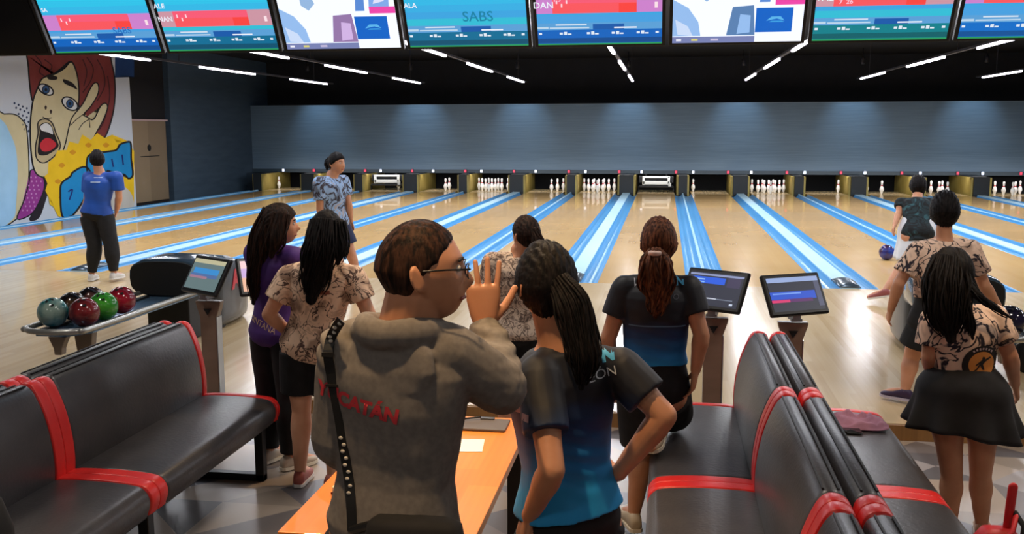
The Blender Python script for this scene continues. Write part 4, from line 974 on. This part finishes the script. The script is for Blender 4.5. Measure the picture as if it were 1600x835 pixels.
    if bottom:
        off = bottom.get('off', .012); kind = bottom['kind']; wa = bottom.get('waist', .60); s1 = (wa*H-D['pelvis'].z)/(D['neck'].z-D['pelvis'].z)
        bm = bmesh.new()
        if kind == 'skirt':
            ln = bottom['hem']*H; top_r = (interp(wprof, s1)*H*wide+off, interp(dprof, s1)*H*wide**.5+off+.006); c0 = D['pelvis']+spine*s1; cz = D['pelvis'].copy(); rg_ = []
            NP = 96; hemr = bottom.get('r', (.22, .19)); wv = bottom.get('wave', .018)
            hh = c0.z-ln
            def srow(k, inner):
                c = c0.lerp(Vector((cz.x, cz.y, ln)), k); e = k**.75; rx = top_r[0]+(hemr[0]-top_r[0])*e-inner; ry = top_r[1]+(hemr[1]-top_r[1])*e-inner
                hipb = .02*math.exp(-((k-.28)/.2)**2)
                return [c+hr*math.cos(2*PI*j/NP)*(rx+hipb)*(1+wv/hemr[0]*k*k*math.sin(2*PI*j/NP*9+1)*1)+F*math.sin(2*PI*j/NP)*(ry+hipb)*(1+wv/hemr[0]*k*k*math.sin(2*PI*j/NP*9+1))+U*(.012*k*math.sin(2*PI*j/NP*3+.7)+bottom.get('tiltx', 0)*k*math.cos(2*PI*j/NP)) for j in range(NP)]
            rows = [srow(k/14, 0) for k in range(15)]+[srow(k/14, .006) for k in range(14, -1, -1)]
            add_rings(bm, rows, caps=True)
            add_rings(bm, [ring(s, off*.5) for s in (-.1, 0, s1*.5, s1)])
            out['bottom'] = obj('skirt', bm, bottom['m'], t, smooth=True)
        else:
            SS = [-.18, -.12, -.06, 0, .08, .16, .24]; SS = [s for s in SS if s < s1-.01]+[s1]
            add_rings(bm, [ring(s, off) for s in SS])
            ln = bottom['len']    # 1 = to the knee, 2 = to the ankle
            for n in 'LR':
                hp, kn, an = D['hip'+n], D['kn'+n], D['an'+n]
                k1 = hp.lerp(kn, min(1, ln)); w_ = wide**.5
                loose = bottom.get('loose', .006)
                add_tube(bm, [hp.lerp(k1, i/10) for i in range(11)], lambda t: interp([(0, .059*H*w_+off), (1, (.058*H*w_-(.022*H*min(1, ln)) +off+loose))], t), 22, round_ends=False)
                if ln > 1:
                    a1 = kn.lerp(an, ln-1); add_ball(bm, kn, .036*H*w_+off+loose*.8)
                    add_tube(bm, [kn.lerp(a1, i/10) for i in range(11)], lambda t: interp([(0, .036*H*w_+off+loose), (.3, .037*H*w_+off+loose), (1, bottom.get('cuff', .026)*H+off*.6)], t), 22, round_ends=False)
            bm = remesh(bm, bottom.get('voxel', .008), 3); folds(bm, bottom.get('fold', .004), (10, 10, 5), 3)
            out['bottom'] = obj('trousers' if ln > 1.2 else 'shorts', bm, bottom['m'], t, smooth=True)
    if shoes:
        sm, solem = shoes
        for n in 'LR':
            an, fd_ = D['an'+n], D['fd'+n]; side = fd_.cross(U if abs(fd_.z) < .8 else F).normalized(); upn = side.cross(fd_).normalized(); q = H/1.66
            h0 = an-upn*.045*H*.92
            bm = bmesh.new(); rg_ = []
            for y, w, h in ((-.062, .018, .03), (-.055, .029, .055), (-.03, .034, .075), (.0, .036, .082), (.04, .038, .068), (.08, .044, .052), (.12, .046, .042), (.155, .041, .034), (.18, .026, .024), (.188, .012, .014)):
                rg_.append(ering(h0+fd_*y*q+upn*(h/2+.012)*q, side, upn, w*q, h/2*q+.004, 20, .75))
            add_rings(bm, rg_); add_tube(bm, [an-upn*.02, an+upn*.012*H], .027*q+.006, 16, round_ends=False); sh_ = obj('shoe', bm, sm, t, smooth=True)
            bm = bmesh.new(); pr = [(-.066, .02), (-.05, .034), (0, .038), (.05, .042), (.1, .049), (.14, .048), (.175, .034), (.193, .014)]
            ring_ = [h0+fd_*y*q+side*w*q for y, w in pr]+[h0+fd_*y*q-side*w*q for y, w in reversed(pr)]
            add_rings(bm, [[p+upn*z for p in ring_] for z in (.001, .02*q)]); obj('sole', bm, solem, sh_)
    if extra: extra(t, dict(D=D, HP=HP, H=H, U=U, R=R, F=F, base=base, body=body, HR=HR, HF=HF, HU=HU, hsc=hsc, ring=ring, **out))
    return t
def on_cloth(target, base):
    me = target.data; bv = BVHTree.FromPolygons([v.co[:] for v in me.vertices], [p.vertices[:] for p in me.polygons])
    def hit(p, d):
        """first point of the cloth met from outside at p going along d (local to the figure)"""
        h = bv.ray_cast(p-d*1.0, d); return h
    return hit
def cloth_text(t, target, base, txt, c, size, right, up, d, m, name='print', off=.0025, cut=.012, bold=0, mirror=None):
    """lettering printed on cloth: laid on the surface point by point"""
    c = Vector(c)-base; right, up, d = UV(right), UV(up), UV(d); hit = on_cloth(target, base)
    bm = bmesh.new(); add_text(bm, txt, size, Matrix.Identity(4), bold, 'CENTER', 0, 0)
    xs = [v.co.x for v in bm.verts]; ys = [v.co.y for v in bm.verts]
    x = min(xs)
    while x < max(xs): bmesh.ops.bisect_plane(bm, geom=bm.verts[:]+bm.edges[:]+bm.faces[:], plane_co=(x, 0, 0), plane_no=(1, 0, 0)); x += cut
    y = min(ys)
    while y < max(ys): bmesh.ops.bisect_plane(bm, geom=bm.verts[:]+bm.edges[:]+bm.faces[:], plane_co=(0, y, 0), plane_no=(0, 1, 0)); y += cut
    bmesh.ops.remove_doubles(bm, verts=bm.verts, dist=1e-5)
    bad = []
    for v in bm.verts:
        p = c+right*v.co.x+up*v.co.y; loc, nrm, _, _ = hit(p, d)
        if loc is None: bad.append(v); v.co = p
        else: v.co = loc-d*off
    bmesh.ops.delete(bm, geom=bad, context='VERTS')
    return obj(name, bm, m, target, keep=True)
def cloth_patch(t, target, base, pts, c, right, up, d, m, name='patch', off=.002, cut=.015):
    c = Vector(c)-base; right, up, d = UV(right), UV(up), UV(d); hit = on_cloth(target, base)
    bm = bmesh.new(); bm.faces.new([bm.verts.new((x, y, 0)) for x, y in pts])
    xs = [p[0] for p in pts]; ys = [p[1] for p in pts]; x = min(xs)
    while x < max(xs): bmesh.ops.bisect_plane(bm, geom=bm.verts[:]+bm.edges[:]+bm.faces[:], plane_co=(x, 0, 0), plane_no=(1, 0, 0)); x += cut
    y = min(ys)
    while y < max(ys): bmesh.ops.bisect_plane(bm, geom=bm.verts[:]+bm.edges[:]+bm.faces[:], plane_co=(0, y, 0), plane_no=(0, 1, 0)); y += cut
    bad = []
    for v in bm.verts:
        loc, n_, _, _ = hit(c+right*v.co.x+up*v.co.y, d)
        if loc is None: bad.append(v)
        else: v.co = loc-d*off
    bmesh.ops.delete(bm, geom=bad, context='VERTS')
    bmesh.ops.triangulate(bm, faces=bm.faces)
    return obj(name, bm, m, target, keep=True)
def circle(r, n=32, sx=1): return [(r*math.cos(2*PI*k/n)*sx, r*math.sin(2*PI*k/n)) for k in range(n)]

BLK = noisy('black_cloth', (14, 14, 17), (22, 21, 25), (20, 20, 20), 3, .85)
CREAM = camo_shirt('shirt_cream_print', (242, 208, 180), (92, 66, 58), (214, 178, 152), 12, .03)
CREAM2 = camo_shirt('shirt_cream_print_bold', (240, 206, 182), (40, 32, 44), (212, 178, 158), 8, .036)
CREAM3 = camo_shirt('shirt_sand_print', (212, 190, 170), (110, 92, 84), (170, 150, 138), 20, .05)
ST = W  # pixel + distance -> place
VD = Vector((0, 1, 0))
# --- man in the hoodie
MY = 2.38
def hood(bm, k):
    D, HP, H, U, F, R = k['D'], k['HP'], k['H'], k['U'], k['F'], k['R']; n = D['neck']
    rg_ = []
    pts = [n+R*-.075+F*.055+U*.0, n+R*-.095-F*.02+U*.012, n+R*-.06-F*.085+U*.018, n-F*.105+U*.015, n+R*.06-F*.085+U*.018, n+R*.095-F*.02+U*.012, n+R*.075+F*.055+U*.0]
    add_tube(bm, smooth_path(pts, 6), .03, 14, 1.3)
    add_rings(bm, [ering(n-F*(.055+a)+U*z, R, F, w, .035, 24, .9) for z, w, a in ((.02, .07, .01), (-.03, .12, .02), (-.08, .135, .03), (-.13, .11, .033), (-.165, .06, .025), (-.18, .02, .015))])
def man_extra(t, k):
    b = k['base']; top = k['top']; HP = k['HP']
    M_Y = mat('print_red', (196, 50, 62), .6)
    r_ = Vector((1, .0, -.20)); u_ = Vector((.20, 0, 1))
    cloth_text(t, top, b, 'YUCATÁN', ST(574, 615, MY), .052, r_, u_, VD, M_Y, 'red_lettering', bold=.0024, cut=.008)
    # strap
    hit = on_cloth(top, b); path = [(534, 500), (528, 520), (526, 545), (530, 575), (538, 610), (546, 650), (553, 690), (561, 730), (569, 768), (573, 800)]
    P = []; 
    for u, v in path:
        loc, n_, _, _ = hit(ST(u, v, MY)-b, VD); P.append((loc if loc is not None else ST(u, v, MY-.1)-b)-VD*.004)
    P = smooth_path(P, 4)
    def ribbon(a, c, w, m, name, off=0):
        bm = bmesh.new(); Lf = []; 
        for i in range(a, c+1):
            d = (P[min(i+1, len(P)-1)]-P[max(i-1, 0)]).normalized(); s = d.cross(VD).normalized()*w/2
            Lf.append([P[i]-s-VD*off, P[i]+s-VD*off, P[i]+s-VD*(off+.004), P[i]-s-VD*(off+.004)])
        add_rings(bm, Lf); return obj(name, bm, m, t)
    N = len(P)-1
    stp = ribbon(0, N, .026, mat('strap_black', (12, 12, 14), .5), 'shoulder_strap')
    for i in list(range(1, 6))+list(range(22, 31)):
        bm = bmesh.new(); add_ball(bm, P[i]-VD*.006+Vector((.003*(i % 2*2-1), 0, 0)), (.006, .003, .005), 10, 6); obj('strap_bead', bm, mat('strap_white', (206, 200, 190), .6), stp, smooth=True)
    bm = bmesh.new(); c = P[14]-VD*.007; add_box(bm, c, (.036, .006, .006)); add_box(bm, P[8]-VD*.007, (.03, .006, .012)); obj('strap_buckle', bm, mat('buckle', (70, 68, 66), .35, .8), stp)
    # waist bag
    c = ST(648, 840, MY-.14)-b; bm = bmesh.new()
    add_rings(bm, [ering(c+Vector((0, 0, z)), Vector((1, 0, 0)), Vector((0, 1, 0)), w, d, 28, .5) for z, w, d in ((-.16, .10, .03), (-.13, .122, .042), (0, .126, .048), (.035, .12, .042), (.05, .10, .025))]); g = obj('black_bag', bm, BLK, t, smooth=True)
    bm = bmesh.new(); add_tube(bm, [P[-1]-VD*.0, c+Vector((-.10, -.0, .03))], .012, 8); obj('strap_end', bm, MATS['strap_black'], g)
    # spectacles
    bm = bmesh.new()
    for s in (-1, 1):
        add_tube(bm, [HP((s*.079, .0, .012)), HP((s*.080, .05, .014)), HP((s*.070, .104, .013))], .0024, 8)
        pts = [HP((s*.036+.026*math.cos(a*PI/8), .106-.006*abs(math.cos(a*PI/8)), .004+.017*math.sin(a*PI/8))) for a in range(17)]; add_tube(bm, pts, .0018, 6, round_ends=False)
    add_tube(bm, [HP((-.012, .108, .008)), HP((.012, .108, .008))], .0018, 6); obj('spectacles', bm, mat('frame_black', (10, 10, 12), .3), t, smooth=True)
    hd = k['D']['wrR']; 
GREY = noisy('hoodie_grey', (112, 106, 102), (124, 118, 113), (60, 60, 60), 3, .95)
wR = ST(757, 512, MY+.33)
person('man in grey hoodie and glasses seen from behind, raising his open hand', ST(612, 700, MY).x, MY, FZ, 1.72, yaw=12, head_yaw=72, female=False, wide=.93, voxel=.0045,
       J=dict(head=ST(657, 425, MY), neck=ST(630, 520, MY), shL=ST(545, 545, MY+.02), shR=ST(694, 550, MY+.0), elR=ST(784, 606, MY+.10), wrR=wR, elL=ST(528, 690, MY+.02), wrL=ST(590, 735, MY+.24)),
       hand=dict(R=dict(fd=(-.05, .1, 1), pn=(-.25, .8, 0), curl=.12, thumb=-1, spread=.13, sc=1.15)), hs=1.13,
       hair=dict(m=HM, thick=.004, cut=-.012, nape=.034, recede=.022, seed=4), top=dict(m=GREY, hem=.50, sleeve=1.93, off=.016, puff=.004, voxel=.006, fold=.006, name='hoodie', add=[hood], flare=.004,
       creases=[(ST(760, 560, MY+.2), .12, .006, 190, (.15, .1, 1)), (ST(525, 520, MY), .08, .006, 150, (.7, 0, .7))]),
       bottom=dict(kind='trousers', m=BLK, len=1.95, waist=.56), shoes=(mat('shoe_dark', (30, 28, 30), .5), mat('sole_dark', (50, 48, 46), .7)), extra=man_extra)
# --- woman in the navy and blue jersey, foreground
WY = 2.84
J_A = jersey('jersey_blue_a', .86, 1.16); J_B = jersey('jersey_blue_b', .84, 1.08)
M_LW = mat('print_white', (205, 210, 220), .6); M_LB = mat('print_blue', (70, 165, 215), .6)
def w2_extra(t, k):
    b = k['base']; top = k['top']; r_, u_ = Vector((1, -.1, .22)), Vector((-.22, 0, 1))
    cloth_text(t, top, b, 'N', ST(950, 554, WY), .048, r_, u_, VD, M_LB, 'blue_letter', bold=.003, cut=.01)
    cloth_text(t, top, b, 'EÓN', ST(943, 580, WY), .040, r_, u_, VD, M_LW, 'white_letters', cut=.008)
    cloth_patch(t, top, b, [(-.034, -.012), (.034, -.008), (.034, .012), (-.034, .008)], ST(824, 624, WY), (1, 0, 0), (0, 0, 1), VD, mat('badge_mauve', (150, 120, 130), .6), 'sleeve_badge')
person('dark-ponytailed woman in navy-to-blue jersey, hand on hip, right of the table', ST(890, 800, WY).x, WY, FZ, 1.60, yaw=-36, head_yaw=-28, wide=.98, voxel=.0048,
       J=dict(head=ST(853, 446, WY), neck=ST(872, 540, WY), pelvis=ST(890, 812, WY+.02), shR=ST(966, 575, WY+.05), shL=ST(843, 588, WY-.08), elR=ST(1038, 650, WY+.0), wrR=ST(966, 740, WY+.06), elL=ST(862, 735, WY-.24), wrL=ST(828, 806, WY-.1)),
       hand=dict(R=dict(fd=(-.7, .6, -.35), pn=(-.5, -.2, .1), curl=.5), L=dict(fd=(-.25, .2, -.9), pn=(.9, .2, 0), curl=.5)), hs=1.03,
       hair=dict(m=HB, thick=.018, cut=-.026, side=.016, seed=9, locks=[dict(path=[ST(872, 440, WY-.09), ST(892, 475, WY-.13), ST(905, 520, WY-.15), ST(912, 565, WY-.17), ST(908, 606, WY-.17)], r=[(0, .035), (.3, .052), (.7, .05), (1, .012)], n=130, wave=.005, lr=.0046)]),
       top=dict(m=J_A, hem=.485, sleeve=.62, flare=.008, off=.017, voxel=.006, fold=.004, name='jersey', creases=[(ST(900, 720, WY-.1), .1, .005, 110, (.3, 0, 1))]),
       bottom=dict(kind='trousers', m=BLK, len=1.9, waist=.505, off=.006), shoes=(mat('shoe_white', (215, 212, 208), .5), mat('sole_white', (230, 228, 224), .6)), extra=w2_extra)
# --- woman with the auburn ponytail
RY = 4.45
def w3_extra(t, k):
    b = k['base']; top = k['top']
    cloth_text(t, top, b, 'V', ST(994, 440, RY), .05, (1, 0, -.3), (.3, 0, 1), VD, M_LW, 'white_letter'); cloth_text(t, top, b, 'N', ST(1062, 437, RY), .05, (1, 0, .1), (-.1, 0, 1), VD, M_LB, 'blue_letter', bold=.002)
    cloth_text(t, top, b, 'O', ST(1056, 459, RY), .035, (1, 0, 0), (0, 0, 1), VD, mat('print_grey', (84, 84, 96), .6), 'grey_letter')
    cloth_patch(t, top, b, circle(.012, 14), ST(946, 460, RY), (1, 0, 0), (0, 0, 1), VD, mat('badge_pale', (190, 170, 175), .6), 'sleeve_badge')
    cloth_patch(t, top, b, [(-.13, -.003), (.13, -.003), (.13, .003), (-.13, .003)], ST(1027, 503, RY), (1, 0, 0), (0, 0, 1), VD, mat('seam_pale', (90, 120, 150), .6), 'back_seam', cut=.02)
xb = ST(1026, 600, RY).x
person('woman with wavy auburn ponytail in navy and blue jersey, one knee on the bench', xb-.04, RY, FZ, ST(1026, 338, RY).z-FZ+.01, yaw=-2, head_yaw=-6, wide=.98,
       J=dict(head=ST(1029, 381, RY), neck=ST(1028, 434, RY), pelvis=ST(1020, 600, RY), hipR=ST(1045, 618, RY+.02), hipL=ST(998, 618, RY), knR=ST(1052, 662, RY+.26)+Vector((0, 0, .03)), anR=ST(1030, 682, RY-.02)+Vector((0, 0, .06)), footR=(-.2, -.9, -.15), knL=ST(1003, 712, RY+.04), anL=ST(990, 806, RY-.02), footL=(-.3, .95, 0),
       elR=ST(1096, 524, RY-.05), wrR=ST(1087, 578, RY-.05), elL=ST(950, 530, RY-.02), wrL=ST(952, 590, RY+.05), shR=ST(1075, 452, RY), shL=ST(977, 452, RY)),
       hair=dict(m=HA, thick=.014, cut=-.016, seed=12, tie=(ST(1023, 396, RY-.155), .030, (226, 190, 176)), locks=[dict(path=[ST(1024, 392, RY-.1), ST(1024, 415, RY-.15), ST(1026, 440, RY-.15), ST(1028, 468, RY-.14), ST(1024, 496, RY-.13)], r=[(0, .03), (.2, .07), (.5, .075), (.8, .048), (1, .012)], n=70, wave=.014, lr=.0085)]),
       top=dict(m=J_B, hem=.555, sleeve=.55, off=.018, flare=.010, name='jersey', fold=.004, creases=[(ST(1020, 540, RY-.1), .12, .005, 100, (.25, 0, 1))]),
       bottom=dict(kind='shorts', m=BLK, len=.78, waist=.585, loose=.024, off=.016), shoes=(mat('shoe_tan', (196, 180, 156), .5), mat('sole_cream', (226, 218, 200), .6)), extra=w3_extra)
# --- woman in purple
PY = 5.13
def w4_extra(t, k):
    b = k['base']; cloth_text(t, k['top'], b, 'QUINTANA', ST(418, 500, PY), .05, (1, .15, -.30), (.3, 0, 1), Vector((.1, 1, 0)), mat('print_gold', (206, 170, 140), .6), 'pale_lettering', cut=.02)
    cloth_patch(t, k['top'], b, [(-.03, -.01), (.0, -.02), (.03, -.005), (.02, .015), (-.02, .012)], ST(414, 392, PY), (1, 0, 0), (0, 0, 1), VD, mat('badge_lilac', (170, 130, 170), .6), 'back_emblem')
px = ST(436, 600, PY).x
person('woman with long brown hair in purple shirt and black trousers, turned right', px, PY, FZ, ST(431, 317, PY).z-FZ, yaw=28, head_yaw=66, wide=1.03,
       J=dict(head=ST(436, 352, PY), elL=ST(418, 470, PY-.05), wrL=ST(448, 500, PY+.16), elR=ST(466, 470, PY+.1), wrR=ST(468, 505, PY+.25)),
       hair=dict(m=HD, thick=.016, cut=-.02, seed=21, locks=[dict(path=[ST(424, 330, PY-.03), ST(410, 365, PY-.07), ST(404, 400, PY-.09), ST(398, 440, PY-.10), ST(396, 474, PY-.10)], r=[(0, .05), (.3, .07), (.7, .05), (1, .015)], n=56), dict(path=[ST(440, 335, PY-.08), ST(432, 370, PY-.12), ST(424, 400, PY-.13)], r=[(0, .05), (.6, .055), (1, .02)], n=30)]),
       top=dict(m=noisy('shirt_purple', (66, 34, 110), (78, 42, 126), (6, 6, 6), 3, .7), hem=.47, sleeve=.75, off=.014, flare=.008),
       bottom=dict(kind='trousers', m=BLK, len=1.93, waist=.56, loose=.02, cuff=.034), shoes=(mat('shoe_beige', (190, 176, 160), .5), MATS['sole_cream']), extra=w4_extra)
# --- woman in cream print with hand on hip
CY = 4.85
cx = ST(492, 600, CY).x
def w5_extra(t, k):
    b = k['base']; cloth_patch(t, k['top'], b, [(-.035, -.015), (.0, -.022), (.03, -.004), (.028, .02), (-.02, .012)], ST(512, 428, CY), (1, 0, 0), (0, 0, 1), VD, mat('emblem_gold', (206, 150, 60), .6), 'back_emblem')
    cloth_patch(t, k['top'], b, [(-.05, -.01), (.05, -.01), (.05, .01), (-.05, .01)], ST(512, 452, CY), (1, 0, 0), (0, 0, 1), VD, mat('emblem_rust', (150, 80, 60), .6), 'back_band')
person('woman with black mid-back hair in cream printed shirt, elbow out, hand on hip', cx, CY, FZ, ST(508, 329, CY).z-FZ, yaw=4, head_yaw=10, wide=1.06, skin=SKIN_L,
       J=dict(head=ST(510, 366, CY), neck=ST(508, 408, CY), shL=ST(452, 432, CY), shR=ST(552, 434, CY), elL=ST(420, 492, CY-.05), wrL=ST(456, 524, CY+.06), elR=ST(576, 490, CY), wrR=ST(580, 545, CY+.06)),
       hand=dict(L=dict(fd=(.8, .5, -.2), pn=(.3, .3, .2), curl=.4)),
       hair=dict(m=HB, thick=.018, cut=-.022, seed=31, side=.012, locks=[dict(path=[ST(505, 345, CY-.06), ST(500, 385, CY-.11), ST(494, 425, CY-.13), ST(486, 468, CY-.13)], r=[(0, .07), (.4, .095), (.75, .08), (1, .04)], n=90, wave=.008, flat=.5), dict(path=[ST(530, 350, CY-.03), ST(534, 385, CY-.07), ST(528, 412, CY-.1)], r=[(0, .04), (.6, .045), (1, .015)], n=26)]),
       top=dict(m=CREAM, hem=.47, sleeve=.62, off=.016, flare=.01, puff=.004), bottom=dict(kind='shorts', m=BLK, len=.68, waist=.55, loose=.03), shoes=(mat('shoe_red_white', (170, 90, 80), .5), MATS['sole_white']), extra=w5_extra)
# --- short girl in sand print behind the raised hand
GY = 5.5
person('girl with dark tied-back hair in sand printed shirt, between the man and the ponytail woman', ST(812, 600, GY).x, GY, FZ, ST(820, 335, GY).z-FZ, yaw=-8, head_yaw=-38, wide=1.0,
       J=dict(head=ST(822, 368, GY)), hair=dict(m=HD, thick=.012, cut=-.012, seed=41, locks=[dict(path=[ST(834, 360, GY-.07), ST(842, 380, GY-.1), ST(838, 405, GY-.1)], r=[(0, .03), (.5, .035), (1, .012)], n=30)]),
       top=dict(m=CREAM3, hem=.50, sleeve=.6, off=.016, flare=.006), bottom=dict(kind='shorts', m=BLK, len=.8, waist=.56), shoes=(MATS['shoe_white'], MATS['sole_white']))
# --- person walking back from the lanes
AY = 10.1
M_WB = camo_shirt('jacket_pale_blue_print', (150, 180, 220), (66, 60, 70), (176, 166, 168), 7, .05)
ax_ = ST(524, 440, AY).x
person('person walking back along the approach in a pale blue printed shirt and navy shorts', ax_, AY, 0, ST(525, 237, AY).z, yaw=118, head_yaw=112, wide=1.0, voxel=.008,
       J=dict(head=ST(526, 256, AY), neck=ST(518, 278, AY), knL=ST(552, 408, AY+.1), anL=ST(556, 455, AY+.1), knR=ST(530, 410, AY-.2), anR=ST(516, 455, AY-.2), elR=ST(500, 330, AY-.15), wrR=ST(508, 355, AY-.1), elL=ST(545, 320, AY+.12), wrL=ST(548, 345, AY+.2)),
       hair=dict(m=HB, thick=.014, cut=-.014, seed=51, locks=[dict(path=[ST(516, 250, AY), ST(512, 256, AY), ST(511, 264, AY)], r=[(0, .04), (.5, .04), (1, .02)], n=20)]),
       top=dict(m=M_WB, hem=.49, sleeve=.62, off=.018, flare=.008, voxel=.01), bottom=dict(kind='shorts', m=noisy('navy_cloth', (22, 30, 66), (28, 38, 80), (8, 8, 8), rough=.8), len=.55, waist=.55, loose=.03, voxel=.01), shoes=(MATS['shoe_dark'], MATS['sole_dark']))
# --- person in blue shirt by the mural lanes
BY = 10.79
def b_extra(t, k):
    b = k['base']
    for u, v, w, h in ((160, 268, .16, .018), (158, 284, .12, .012), (160, 277, .1, .008)):
        cloth_patch(t, k['top'], b, [(-w/2, -h/2), (w/2, -h/2), (w/2, h/2), (-w/2, h/2)], ST(u, v, BY), (1, .3, 0), (0, 0, 1), VD, mat('print_pale', (170, 190, 220), .6), 'printed_line', cut=.03, off=.006)
person('person in bright blue shirt and black trousers standing near the foul line, far left', ST(158, 440, BY).x, BY, 0, ST(152, 234, BY).z, yaw=-4, head_yaw=-30, wide=1.08, voxel=.008,
       J=dict(head=ST(152, 250, BY), neck=ST(156, 272, BY), elL=ST(136, 312, BY), wrL=ST(131, 340, BY+.04), shL=ST(138, 277, BY), shR=ST(183, 277, BY), elR=ST(186, 308, BY+.02), wrR=ST(182, 330, BY+.16), anL=ST(143, 430, BY), anR=ST(178, 428, BY), knL=ST(148, 385, BY), knR=ST(174, 385, BY)),
       hair=dict(m=HB, thick=.015, cut=-.022, seed=61), top=dict(m=noisy('shirt_royal', (16, 66, 150), (20, 78, 172), (5, 5, 5), 3, .6), hem=.52, sleeve=.66, off=.018, voxel=.01), bottom=dict(kind='trousers', m=BLK, len=1.9, waist=.56, loose=.016, cuff=.03, voxel=.01), shoes=(MATS['shoe_white'], MATS['sole_white']), extra=b_extra)
# --- girl in the black skirt, right foreground
KY = 4.66
def g_extra(t, k):
    b = k['base']; top = k['top']; c = ST(1524, 562, KY)
    cloth_patch(t, top, b, circle(.088, 40), c, (1, 0, 0), (0, 0, 1), VD, mat('badge_black', (22, 18, 18), .6), 'badge_ring', off=.002)
    cloth_patch(t, top, b, circle(.060, 36), c, (1, 0, 0), (0, 0, 1), VD, mat('badge_amber', (206, 134, 62), .6), 'badge_disc', off=.0035)
    fig = [(-.04, -.035), (-.022, -.03), (-.008, -.006), (.006, -.028), (.014, -.026), (.004, .0), (.016, .014), (.042, .03), (.036, .036), (.012, .024), (.012, .034), (.0, .036), (-.002, .022), (-.03, -.004), (-.026, -.008), (-.012, .002), (-.024, -.022)]
    cloth_patch(t, top, b, fig, c, (1, 0, 0), (0, 0, 1), VD, MATS['badge_black'], 'badge_figure', off=.005, cut=.02)
    for a in range(-3, 4):
        an = PI/2-a*.2; q = c+Vector((math.cos(an)*.074, 0, math.sin(an)*.074))
        cloth_patch(t, top, b, [(-.004, -.005), (.004, -.005), (.004, .005), (-.004, .005)], q, (math.cos(an-PI/2), 0, math.sin(an-PI/2)), (math.cos(an), 0, math.sin(an)), VD, MATS['badge_pale'], 'badge_mark', off=.004)
gx = ST(1508, 700, KY).x
person('girl with long black hair in cream printed shirt with round badge and black flared skirt', gx, KY, FZ, ST(1487, 387, KY).z-FZ+.005, yaw=8, head_yaw=-12, wide=1.08,
       J=dict(head=ST(1488, 430, KY), neck=ST(1500, 482, KY), pelvis=ST(1508, 618, KY), shL=ST(1458, 502, KY-.03), shR=ST(1552, 496, KY+.02), elL=ST(1452, 556, KY-.02), wrL=ST(1456, 592, KY+.12), elR=ST(1578, 556, KY), wrR=ST(1586, 600, KY+.1), knL=ST(1487, 742, KY), anL=ST(1484, 822, KY-.02), knR=ST(1532, 742, KY+.03), anR=ST(1534, 822, KY+.02)), hs=1.04,
       hair=dict(m=HB, thick=.018, cut=-.022, seed=71, side=.012, locks=[dict(path=[ST(1484, 405, KY-.05), ST(1480, 445, KY-.11), ST(1480, 485, KY-.14), ST(1486, 530, KY-.145)], r=[(0, .08), (.35, .11), (.7, .10), (1, .03)], n=110, wave=.008, flat=.45), dict(path=[ST(1510, 440, KY-.10), ST(1530, 462, KY-.14), ST(1556, 482, KY-.13), ST(1584, 500, KY-.08)], r=[(0, .02), (.5, .018), (1, .004)], n=14, lr=.005), dict(path=[ST(1500, 450, KY-.1), ST(1512, 490, KY-.15), ST(1520, 530, KY-.15)], r=[(0, .03), (.6, .03), (1, .008)], n=24)]),
       top=dict(m=CREAM2, hem=.535, sleeve=.66, off=.016, flare=.0, puff=.006), bottom=dict(kind='skirt', m=BLK, hem=.385, waist=.60, r=(.262, .20), wave=.022, tiltx=-.02), shoes=(mat('shoe_peach', (222, 176, 140), .5), MATS['sole_white']), extra=g_extra)
# --- woman stepping onto the approach behind her
NY = 6.69
person('woman with short black hair in cream printed shirt and black shorts stepping forward', ST(1470, 560, NY).x, NY, 0, ST(1475, 295, NY).z+.0, yaw=-4, head_yaw=6, wide=1.14,
       J=dict(head=ST(1476, 332, NY), neck=ST(1475, 374, NY), pelvis=ST(1462, 505, NY), shL=ST(1434, 392, NY-.02), shR=ST(1516, 390, NY), elL=ST(1404, 444, NY-.05), wrL=ST(1392, 484, NY+.05), elR=ST(1538, 446, NY), wrR=ST(1562, 484, NY+.15), hipL=ST(1440, 515, NY), hipR=ST(1488, 515, NY), knL=ST(1424, 560, NY+.04), anL=ST(1414, 612, NY-.03), footL=(-.75, .55, 0), knR=ST(1490, 565, NY+.1), anR=ST(1492, 615, NY+.1)), hs=1.03,
       hair=dict(m=HB, thick=.024, cut=-.03, seed=81, side=.012, crown=.01), top=dict(m=CREAM2, hem=.50, sleeve=.68, off=.018, flare=.01, puff=.008), bottom=dict(kind='shorts', m=BLK, len=.55, waist=.55, loose=.03), shoes=(mat('shoe_purple', (52, 34, 72), .5), mat('sole_lilac', (196, 186, 206), .6)))
# --- bowler at the foul line
OY = 11.0
M_TEAL = camo_shirt('shirt_teal_print', (24, 44, 50), (10, 14, 18), (44, 84, 92), 8, .06)
person('bowler in dark teal shirt and white skirt bending at the foul line after her throw', ST(1430, 440, OY).x, OY, 0, 1.56, yaw=-2, head_yaw=-4, wide=1.0, voxel=.008,
       J=dict(head=ST(1434, 293, OY+.28), neck=ST(1433, 312, OY+.16), pelvis=ST(1434, 366, OY-.1), elL=ST(1405, 332, OY+.1), wrL=ST(1398, 352, OY-.05), elR=ST(1464, 336, OY+.3), wrR=ST(1472, 325, OY+.5), knL=ST(1442, 408, OY+.15), anL=ST(1440, 444, OY+.0), knR=ST(1410, 418, OY-.25), anR=ST(1382, 455, OY-.45), footR=(-.85, .3, -.2)),
       hair=dict(m=HB, thick=.02, cut=-.024, seed=91, crown=.01), top=dict(m=M_TEAL, hem=.40, sleeve=.5, off=.016, voxel=.01), bottom=dict(kind='skirt', m=noisy('white_skirt', (206, 208, 214), (220, 222, 226), (6, 6, 6), rough=.8), hem=.29, waist=.57, r=(.23, .2), wave=.014), shoes=(mat('shoe_rose', (156, 84, 84), .5), MATS['sole_white']))
